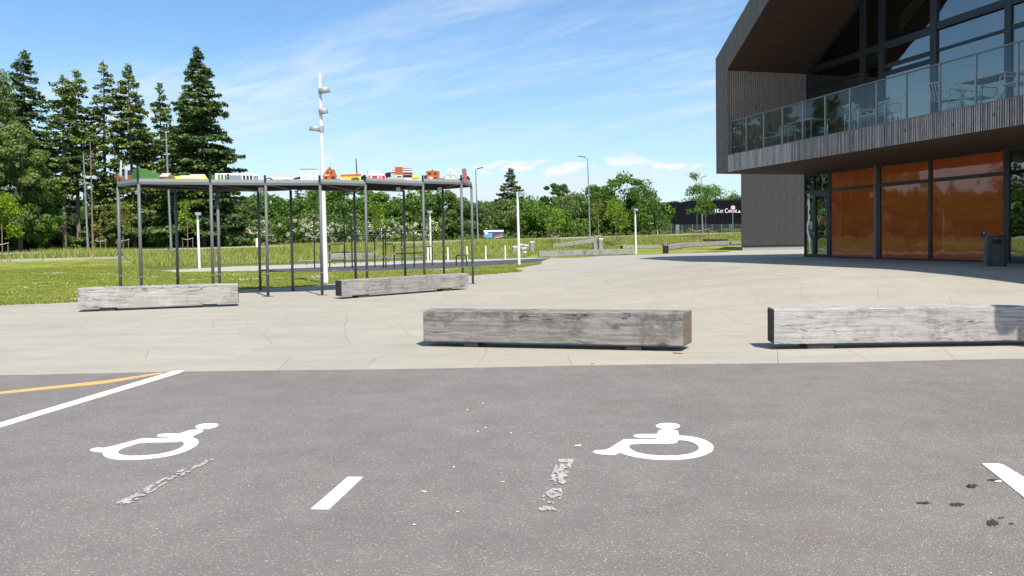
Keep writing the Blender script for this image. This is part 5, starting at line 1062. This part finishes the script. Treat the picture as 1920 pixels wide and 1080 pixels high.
for px, a, b_, lb in ((802.6, 464, 490.5, 'slim white bollard just left of the globe topped lamp'), (840, 463.5, 489.5, 'slim white bollard second from the globe topped lamp'), (876, 462, 489.5, 'slim white bollard beside the small black hurdle'), (911, 461, 487.5, 'slim white bollard left of the two before the stump cluster'), (947.5, 460, 486.5, 'slim white bollard nearest the stump cluster')): bollard(px, a, b_, .045, lb)
for px, a, b_, lb in ((482, 447, 465, 'leaning white marker post by the street, right of the fullest spruce'), (590, 444, 458.5, 'white marker post by the street near the lamp mast')): bollard(px, a, b_, .12, lb, 'marker_post', group='white marker posts by the street')
# far play timbers
def log(px0, py0, px1, py1, hp, label, m='timberB', cap='l', sup=(.15, .85), dep=.45, name='timber_beam', y0=None, y1=None, z0=.0, lift=0.):
    a = at_h(px0, py0) if y0 is None else at_y(px0, py0, y0); b = at_h(px1, py1) if y1 is None else at_y(px1, py1, y1); k = a.y / 1480; d = (b - a); L = d.length; H = hp * k
    t = thing(name, label, 'bench', a, math.atan2(d.y, d.x), 'play area timbers'); s = math.asin(max(-1, min(1, d.z / L)))
    q = MB().box((L / 2 * math.cos(s), dep / 2, L / 2 * math.sin(s) + H / 2 + .04), (L, dep, H), 0, 0, -s); q.build('beam', M[m], t, bevel=.02)
    if cap: MB().box((-.005, dep / 2, H / 2 + .04), (.008, dep - .08, H - .06), 0, 0, -s).build('end_face', M['timberE'], t)
    for f in sup: MB().box((L * f, dep / 2, .03), (.45, dep * .7, .10)).build('support', M['dark'], t)
    return t
log(1010.5, 483, 1099, 480, 10.6, 'left half of the long log bench at the far plaza edge', sup=(.18, .82)); log(1099.5, 480, 1190, 477.3, 10.3, 'right half of the long log bench at the far plaza edge', cap=None, sup=(.15, .8))
log(1168, 467.5, 1240, 466, 6.5, 'low log bench in the grass behind the far white lamp', sup=(.2, .8)); log(1253.5, 469.5, 1292, 463.5, 9, 'log bench in the grass right of the small black bin', cap=None)
log(1291, 463.5, 1368, 460, 7.8, 'longest log seat in the grass before the black warehouse', cap=None); log(1323, 453.5, 1366, 454, 4.6, 'dark timber behind the longest log seat', m='timberE', cap=None)  # the second beam wears the near-black end grain material all over
log(1372, 459.5, 1392, 459, 5.4, 'short grey timber next to the dark boarded wing', cap=None)
y_ = at_h(1040, 468).y; log(1037, 466.5, 1118, 454.5, 7.2, 'sloping log raised at its right end', y0=y_, y1=y_ + .5, sup=())
for px, a, b_, w_, lb, tilt in ((1116, 455, 466.8, 7, 'leaning grey block holding up the sloping log', -.12), (1126, 449, 466.6, 7.5, 'upright stump with a white top beside the sloping log', 0), (997.5, 455, 474.5, 7.5, 'tallest upright stump of the cluster by the short lamp', 0), (986, 461, 470.5, 9, 'second stump from the right in the cluster', 0), (977, 459.5, 466.5, 7, 'rearmost stump of the cluster', 0), (981.5, 466.5, 472.5, 9, 'low front stump in the cluster', 0), (984, 474, 477.5, 6, 'lowest white stump at the front of the cluster', 0), (965.5, 464, 473, 9, 'leftmost stump of the cluster beside the short lamp', 0)):
    g = at_h(px, b_ if b_ > 468 else 470); k = g.y / 1480; z0_ = Hpx(px, b_, g.y) - g.z; z1_ = Hpx(px, a, g.y) - g.z; t = thing('timber_stump', lb, 'stump', g, .2, 'upright timber stumps in the play area')
    MB().box((0, 0, (z1_ - .3) / 2), (w_ * k, w_ * k, z1_ + .3), 0, 0, tilt).build('block', M['timberB'], t, bevel=.015)
    if 'white' in lb or 'cluster' in lb: MB().box((0, 0, z1_ + .06), (w_ * k + .02, w_ * k + .02, .10)).build('cap', M['white'], t, bevel=.02)
log(556 + 56, 489.5, 708, 486.5, 12.5, 'wide grey log bench behind the climbing frames', cap=None)
# ------------------------------------------------------------------ far: warehouse, fence, signs, banner, caravan
YW = 150.
wh_ = thing('warehouse', 'long flat black warehouse with white wall lettering behind the meadow', 'building', at_y(1229, 440, YW)); o0 = wh_.location
a, b_ = at_y(1229, 440, YW), at_y(1420, 436, YW); tL, tR = at_y(1229, 379.5, YW).z - o0.z, at_y(1420, 374.5, YW).z - o0.z; L = b_.x - a.x
MB().prism([(0, 0, -3), (L, 0, -3), (L, 0, tR), (L * .33, 0, tL + .25), (L * .33, 0, tL), (0, 0, tL)], (0, 25, 0)).build('wall', M['blackwall'], wh_)
for k in range(24): MB().box((L * (k + .5) / 24, -.03, tL / 2 - 1.6), (.06, .06, tL + 2.8)).build('wall_seam', M['blackwall'], wh_)
def text(body, size, loc, parent, m, sx=1., th=.03):
    cu = bpy.data.curves.new('lettering', 'FONT'); cu.body = body; cu.size = size; cu.extrude = th; cu.offset = size * .012; o = bpy.data.objects.new('tmp', cu); COL.objects.link(o)
    bpy.context.view_layer.update(); me = bpy.data.meshes.new_from_object(o.evaluated_get(bpy.context.evaluated_depsgraph_get())); wdt = max(v.co.x for v in me.vertices); bpy.data.objects.remove(o)
    q = link('lettering', me, m, parent); q.rotation_euler = (PI / 2, 0, 0); q.location = loc; q.scale = (sx, 1, 1); return q, wdt * sx
kk = YW / 1480
def tx(px0, px1, py_base, cap_px, body):
    p = at_y(px0, py_base, YW) - o0; q, w_ = text(body, cap_px * kk / .70, (p.x, -.12, p.z), wh_, M['white']); q.scale.x = (px1 - px0) * kk / w_
tx(1339.4, 1341.8, 399, 7.5, 'I'); tx(1343.6, 1348.4, 399, 7.5, 'K'); tx(1349, 1356, 399, 5.2, 'AST'); tx(1358.5, 1364, 399, 8, 'C'); tx(1364.8, 1381.5, 399, 5.6, 'AMPING'); tx(1383.8, 1388, 399, 4.5, '&')
def round_sign(px, py, base_, y, r_px, label):
    p = at_y(px, py, y); g = base_at(px, y); k = y / 1480; t = thing('round_sign', label, 'sign', g, 0, 'round red advertising signs'); z = p.z - g.z
    MB().tube((-.25 * 0 - 0, .05, -.1), (.0, .05, z), .06, n=8).build('pole', M['galv'], t)
    MB().lathe((0, 0, z), [(r_px * k, 0), (r_px * k, .08)], 24, (0, -1, 0)).build('panel', M['dkred'], t); MB().lathe((0, -.081, z), [(r_px * k * .62, 0), (r_px * k * .62, .01)], 24, (0, -1, 0)).build('disc', M['white'], t)
    MB().box((0, -.095, z), (r_px * k * .9, .006, r_px * k * .18)).build('print_line', M['dkred'], t)
round_sign(1374.5, 389.5, 437, 128, 5.4, 'round red and white sign on a leaning pole before the warehouse lettering'); round_sign(1230.5, 394.5, 440, 128, 4.2, 'round red sign at the left corner of the black warehouse')
fe = thing('wire_fence', 'grey wire mesh fence with thin posts in front of the black warehouse', 'fence', at_y(1232, 440, 124)); fo = fe.location
for px in (1239, 1259, 1279, 1298, 1318, 1335, 1353, 1368, 1371, 1390):
    p = at_y(px, 438 - (px - 1240) * .018, 124) - fo; MB().tube((p.x, 0, p.z - .5), (p.x, 0, Hpx(px, 421.5 - (px - 1240) * .012, 124) - fo.z), .055, n=6).build('fence_post', M['galv'], fe)
q = MB(); zb, zt_ = -.2, Hpx(1300, 421.5, 124) - fo.z; X1 = at_y(1395, 430, 124).x - fo.x
for k in range(9): z = zb + (zt_ - zb) * k / 8; q.box((X1 / 2, 0, z), (X1, .02, .025))
for k in range(90): q.box((X1 * k / 90, .02, (zb + zt_) / 2), (.015, .015, zt_ - zb))
tag(q.build('mesh_wires', M['galvd'], fe), kind='stuff')
p = at_y(1270.5, 438, 122); t = MB().box((0, 0, 0), (.55, .3, 17 * 122 / 1480)).build('utility_cabinet', M['galv'], bevel=.02); t.location = at_y(1270, 430, 122); tag(t, 'narrow grey cabinet in front of the wire fence', 'cabinet')
# carport of white pipes
t = thing('pipe_frame', 'grey slatted screen with bent white pipes left of the warehouse', 'screen', at_y(1198, 441, 118)); o_ = t.location; k = 118 / 1480
MB().box((14 * k, .2, 10 * k), (30 * k, .1, 17 * k)).build('screen', M['galvd'], t)
for i in range(5): MB().box((14 * k, .1, (4 + 3.2 * i) * k), (30 * k, .06, .06)).build('slat', M['deckg'], t)
MB().path([(-2 * k, 0, 21 * k), (24 * k, 0, 22 * k), (30 * k, 0, 20 * k), (34 * k, 0, 14 * k), (35 * k, 0, 0)], 1.3 * k).build('pipe', M['white'], t)
# banner
t = thing('roadside_banner', 'low blue and white banner board with red and green stripes by the street', 'banner', at_y(926, 449, 96)); k = 96 / 1480
for s in (-16, 16): MB().tube((s * k, .05, -.5), (s * k, .05, 17 * k), .05, n=6).build('post', M['galvd'], t)
MB().box((0, 0, 9.5 * k), (37 * k, .06, 16 * k)).build('board', pm((.04, .07, .14)), t)
MB().box((0, -.04, 16 * k), (37 * k, .02, 3 * k)).build('stripe', M['white'], t); MB().box((-10.5 * k, -.04, 8 * k), (15 * k, .02, 9 * k), 0, 0, .1).build('stripe', pm((.14, .34, .62)), t)
MB().box((9 * k, -.045, 7.5 * k), (16 * k, .02, 2.2 * k), 0, 0, -.25).build('stripe', pm((.6, .06, .08)), t); MB().box((9 * k, -.045, 4.4 * k), (17 * k, .02, 1.6 * k), 0, 0, -.2).build('stripe', pm((.35, .6, .12)), t); MB().box((-14 * k, -.05, 12 * k), (6 * k, .02, 3 * k)).build('stripe', M['white'], t)
# caravan
t = thing('white_caravan', 'white caravan roof showing over the meadow between the hawthorns', 'caravan', at_y(736, 447, 104)); k = 104 / 1480
MB().prism([(-12 * k, 0, 0), (12 * k, 0, 0), (13 * k, 0, 6 * k), (10 * k, 0, 10 * k), (-9 * k, 0, 10 * k), (-12.5 * k, 0, 6 * k)], (0, 2.2, 0)).build('body', M['white'], t, bevel=.05)
for s in (-6, 1, 8): MB().box((s * k, -.02, 6 * k), (3.6 * k, .04, 2 * k)).build('window', M['frame'], t)
for s in (-3, 3): MB().lathe((s * k, -.05, 0), [(.3, 0), (.3, .2)], 14, (0, 1, 0)).build('wheel', M['black'], t)
print('objects', len(bpy.data.objects), 'tris', sum(len(m_.polygons) for m_ in bpy.data.meshes))
